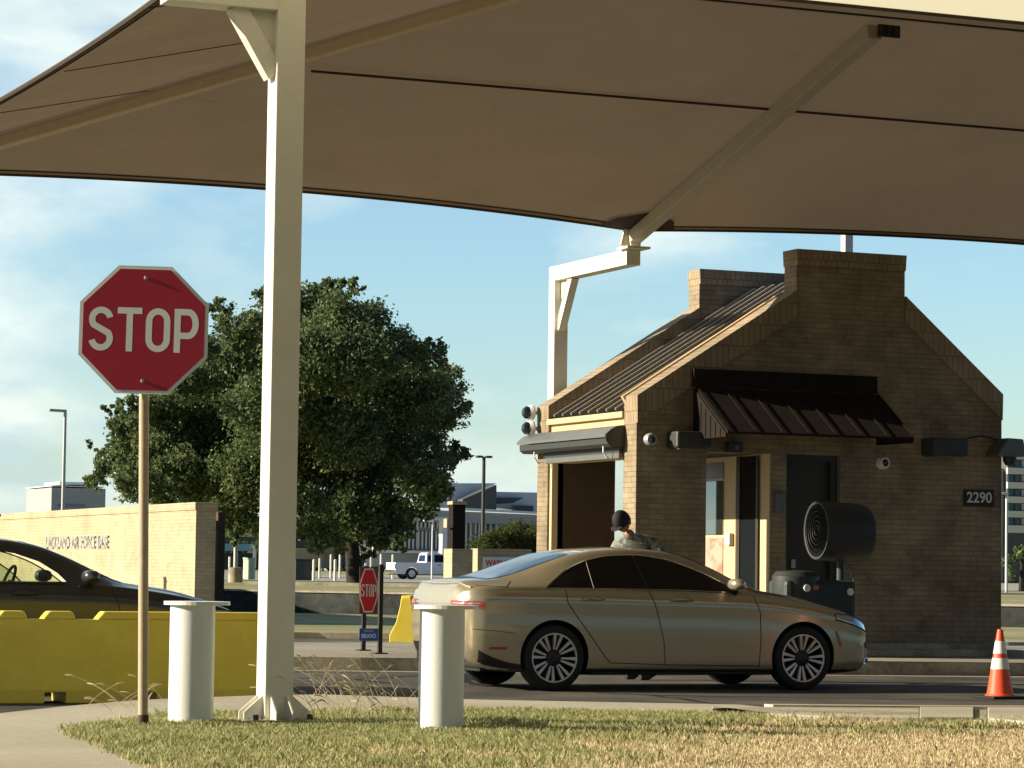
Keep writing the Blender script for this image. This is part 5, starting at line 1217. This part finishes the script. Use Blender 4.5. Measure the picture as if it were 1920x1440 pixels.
for i in range(5):
    z1, z0 = atY(1900, fl_y[i][1], YH).z, atY(1900, fl_y[i+1][0], YH).z
    for j in range(6):
        x = A_.x+.25+j*1.05
        if x+.8 < Bx.x: MB().box(x, YH+.15, z0+.12, x+.72, YH+.28, z1-.12).build('window', 'cream_dull' if j % 3 == 2 else 'bluewin', tw, world=True)
tree(1915, 1092, 140, 75, 996, 'dense dark tree below the tower block at the right edge', 'leaf', 11, dens=500, lsize=.14)
tree(1990, 1092, 138, 90, 1000, 'broad dark tree just outside the right edge below the tower block', 'leaf', 12, dens=400, lsize=.14)
# far tree line as one mass
mb_b = []
rt_ = empty('treeline', (0, 0, 0), None, None)
COL.objects.unlink(rt_); bpy.data.objects.remove(rt_)

# lamp poles
def lamp_pole(px, ytop, ybase, D, label, heads, m='darkmetal', r=.07, base=False, name='lamp_pole'):
    b = atD(px, ybase, D); t = atD(px, ytop, D); o = empty(name, (b.x, b.y, .0 if D < 70 else .6), label, 'lamp pole'); z0 = o.location.z
    MB().tube([(0, 0, 0), (0, 0, t.z-z0)], [r, r*.75], 12).build('pole', m, o, smooth=True)
    H_ = t.z-z0
    if heads == 1:
        MB().bar((.05, 0, H_), (-.55, .1, H_+.02), .26, .09).build('lamp_head', m, o, bevel=.03)
    elif heads == 2:
        for s in (-1, 1): MB().bar((s*.05, 0, H_), (s*.26, 0, H_), .18, .07).build('lamp_head', m, o, bevel=.02)
    elif heads == 3: MB().lathe([(0, -.12), (.1, -.08), (.13, 0), (.1, .08), (0, .12)], 14, 'z', (0, 0, H_)).build('lamp_head', 'white', o, smooth=True)
    if base: MB().lathe([(0, 0), (.30, 0), (.30, .62), (0, .64)], 24).build('concrete_base', 'kerb', o, smooth=True)
    return o
lamp_pole(118, 770, 955, 100, 'tall grey lamp pole with one flat head above the entrance wall', 1, 'steel', .075)
lamp_pole(905, 856, 1030, 90, 'tall dark lamp pole with twin flat heads left of the booth', 2)
lamp_pole(441, 860, 1092, 120, 'pale lamp pole on a round concrete base under the oak, left of the cream column', 3, 'steel', .10, True)
lamp_pole(810, 977, 1048, 170, 'slim white lamp pole in front of the grey building', 1, 'white', .05)
lamp_pole(1887, 925, 1085, 120, 'slim white lamp pole right of the booth against the tower block', 1, 'white', .06)
p = atD(1, 965, 60); r = empty('gate_post', (p.x-.1, p.y, 0), 'dark brown gate post at the left picture edge in front of the entrance wall', 'post', 'brown gate posts'); MB().box(-.12, -.12, 0, .06, .06, 2.2).build('post', 'rust', r); MB().box(-.14, -.14, 2.2, .08, .08, 2.25).build('cap', 'rust', r)

# parking-lot bollards
lb = [(403, 1040, 1080), (419, 1040, 1080), (430, 1045, 1084), (458, 1046, 1084), (588, 1050, 1087), (599, 1048, 1083), (620, 1041, 1075), (628, 1050, 1087), (637, 1041, 1074), (657, 1040, 1075), (676, 1040, 1068), (685, 1040, 1068), (695, 1041, 1068), (714, 1040, 1068), (736, 1041, 1068)]
ref = None
words = ['first', 'second', 'third', 'fourth', 'fifth', 'sixth', 'seventh', 'eighth', 'ninth', 'tenth', 'eleventh', 'twelfth', 'thirteenth', 'fourteenth', 'last']
for i, (x, y0, y1) in enumerate(lb):
    D = min(230, max(150, .58*FPX/max(2, (y1-1066)))) if y1 > 1078 else 195
    p = atD(x, y1, D); t = atD(x, y0, D)
    if ref is None:
        ref = empty('lot_bollard', (p.x, p.y, .6), '', 'bollard', 'thin pale bollards in the parking lot'); MB().tube([(0, 0, 0), (0, 0, 1)], .075, 10).build('pipe', 'cream', ref, smooth=True); MB().lathe([(.075, 1), (.05, 1.03), (0, 1.04)], 10).build('dome', 'cream', ref, smooth=True); o = ref
    else: o = copy_tree(ref)
    o.location = (p.x, p.y, .6); o.scale = (1, 1, max(.7, t.z-.6))
    o['label'] = 'thin pale parking-lot bollard, %s from the left in its scattered row' % words[i]
def cabinet(x0, x1, y0, y1, D, m, label):
    a, b = atD(x0, y1, D), atD(x1, y1, D); t = atD(x0, y0, D); r = empty('utility_cabinet', (a.x, a.y, .6), label, 'cabinet'); w = (b-a).length; h = t.z-.6
    MB().box(0, 0, 0, w, .8, h).build('cabinet_body', m, r, bevel=.03); MB().box(w*.48, -.012, h*.1, w*.52, -.001, h*.9).build('door_gap', 'darkmetal', r); MB().box(-.05, -.05, h, w+.05, .85, h+.06).build('lid', m, r)
cabinet(554, 586, 1050, 1084, 150, 'bin', 'dark green utility cabinet right of the cream column in the lot')
cabinet(465, 479, 1048, 1083, 152, 'lime', 'pale green utility cabinet left of the cream column in the lot')
cabinet(673, 683, 1050, 1072, 185, 'bin', 'small dark utility cabinet between thin bollards near the oak trunk')
# pickup truck
p = atD(772, 1087, 192); pk = empty('pickup_truck', (p.x, p.y+.9, .61), 'white single-cab pickup truck parked in the lot beyond the stop board', 'pickup truck')
low = [(-1.15, .40), (-1.18, .55), (-1.16, 1.10), (1.02, 1.12), (1.02, 1.16), (2.75, 1.14), (3.75, 1.06), (4.05, .94), (4.12, .50), (4.0, .34), (-1.0, .34)]
bo = MB().prism(low, 'y', -.92, .92).build('body', 'truck', pk); cs = []
for ax in (0, 3.25):
    c = MB().lathe([(0, -1.3), (.46, -1.3), (.46, 1.3), (0, 1.3)], 32, 'y', (ax, 0, .36)).build('c', 'trimdark'); c.location = pk.location; cs.append(c)
c = MB().box(-1.08, -.80, .70, .95, .80, 1.3).build('c', 'trimdark'); c.location = pk.location; cs.append(c)
bpy.context.view_layer.update(); bool_diff(bo, cs); bo.data.materials.clear(); bo.data.materials.append(M['truck']); md = bo.modifiers.new('bevel', 'BEVEL'); md.width = .04; md.segments = 2; md.limit_method = 'ANGLE'
mb = MB(); cabp = [(1.02, 1.09), (1.10, 1.72), (1.25, 1.80), (2.05, 1.78), (2.35, 1.66), (2.95, 1.09)]
k = len(cabp); yb_, yt_ = .88, .70
vs = []
for sgn in (-1, 1): vs += [(x, sgn*(yb_ if z < 1.2 else yt_), z) for x, z in cabp]
tri = tessellate_polygon([[Vector((a, b, 0)) for a, b in cabp]]); mb.add(vs, [tuple(t) for t in tri]+[tuple(i+k for i in reversed(t)) for t in tri]+[(i, (i+1) % k, k+(i+1) % k, k+i) for i in range(k)])
mb.build('cab', 'truck', pk, bevel=.03)
mb = MB()
for s in (-1,):
    P = [(1.62, s*.875, 1.16), (2.72, s*.875, 1.16), (2.26, s*.735, 1.62), (1.66, s*.735, 1.66)]; mb.add([(x, y+s*.012, z) for x, y, z in P], [(0, 1, 2, 3)])
mb.build('side_window', 'carglass', pk, fix=False)
MB().add([(1.015, -.6, 1.2), (1.075, -.55, 1.62), (1.075, .55, 1.62), (1.015, .6, 1.2)], [(0, 1, 2, 3)]).build('rear_window', 'rearglass', pk, fix=False)
MB().add([(1.16, -.868, 1.2), (1.5, -.868, 1.2), (1.5, -.755, 1.6), (1.2, -.755, 1.6)], [(0, 1, 2, 3)]).build('quarter_window', 'rearglass', pk, fix=False)
MB().box(-1.195, -.93, .70, -1.17, -.80, 1.0).build('tail_light', 'lamp_red', pk); MB().box(-1.32, -.86, .42, -1.165, .86, .62).build('rear_bumper', 'chrome', pk, bevel=.03)
MB().box(1.85, -.935, .93, 2.05, -.922, .98).build('door_handle', 'trimdark', pk)
for ax in (0, 3.25):
    for s in (-1, 1):
        w = empty('wheel', (ax, s*.80, .38), None, None); w.parent = pk
        MB().lathe([(.24, -.13), (.36, -.13), (.385, -.09), (.385, .09), (.36, .13), (.24, .13)], 28, 'y').build('tyre', 'tyre', w, smooth=True); MB().lathe([(0, s*.10), (.10, s*.12), (.24, s*.12)], 20, 'y').build('rim', 'rim', w, smooth=True)
for x, y, col, nm_ in ((702, 1062, 'orange', 'orange cone just above the small stop board'),):
    p = atD(x, 1068, 120); r = empty('traffic_cone', (p.x, p.y, .6), nm_ + ' far away', 'cone'); MB().box(-.2, -.2, 0, .2, .2, .04).build('base', 'tyre', r); MB().lathe([(.17, .04), (.04, .75), (0, .75)], 16).build('shell', col, r)
MB().box(-1.0, -.80, .28, 3.9, .80, .42).build('underbody', 'trimdark', pk)
# stepped lot kerb line
MB().bar(atZ(460, 1093, .64), atZ(1000, 1101, .64), .2, .12).build('lot_kerb', 'kerb')['kind'] = 'structure'

# low-lying haze-free far woods closing the horizon
rg = np.random.default_rng(9); V = []; nT = 0
wd = empty('far_woods', (300, 900, .6), None, None)
bl_ = []
for i in range(150):
    a = R(8)+R(34)*i/150; D = 900+rg.random()*60; bl_.append(((math.sin(a)*D, math.cos(a)*D, 2+rg.random()*3), 9+rg.random()*4, .05))
V, n = leaf_cloud(bl_, 30, 1.6, 3); o = quads_obj('far_woods', V, n, 'leaf', wd); mw = o.matrix_world.copy(); o.parent = None; o.location = wd.location; bpy.data.objects.remove(wd); o.name = 'far_woods'; tag(o, 'low dark line of distant woods along the horizon', kind='stuff')
# empties made only to carry parts must not keep blank tags
for o in bpy.data.objects:
    for k_ in ('label', 'category', 'group'):
        if k_ in o.keys() and not o[k_]: del o[k_]
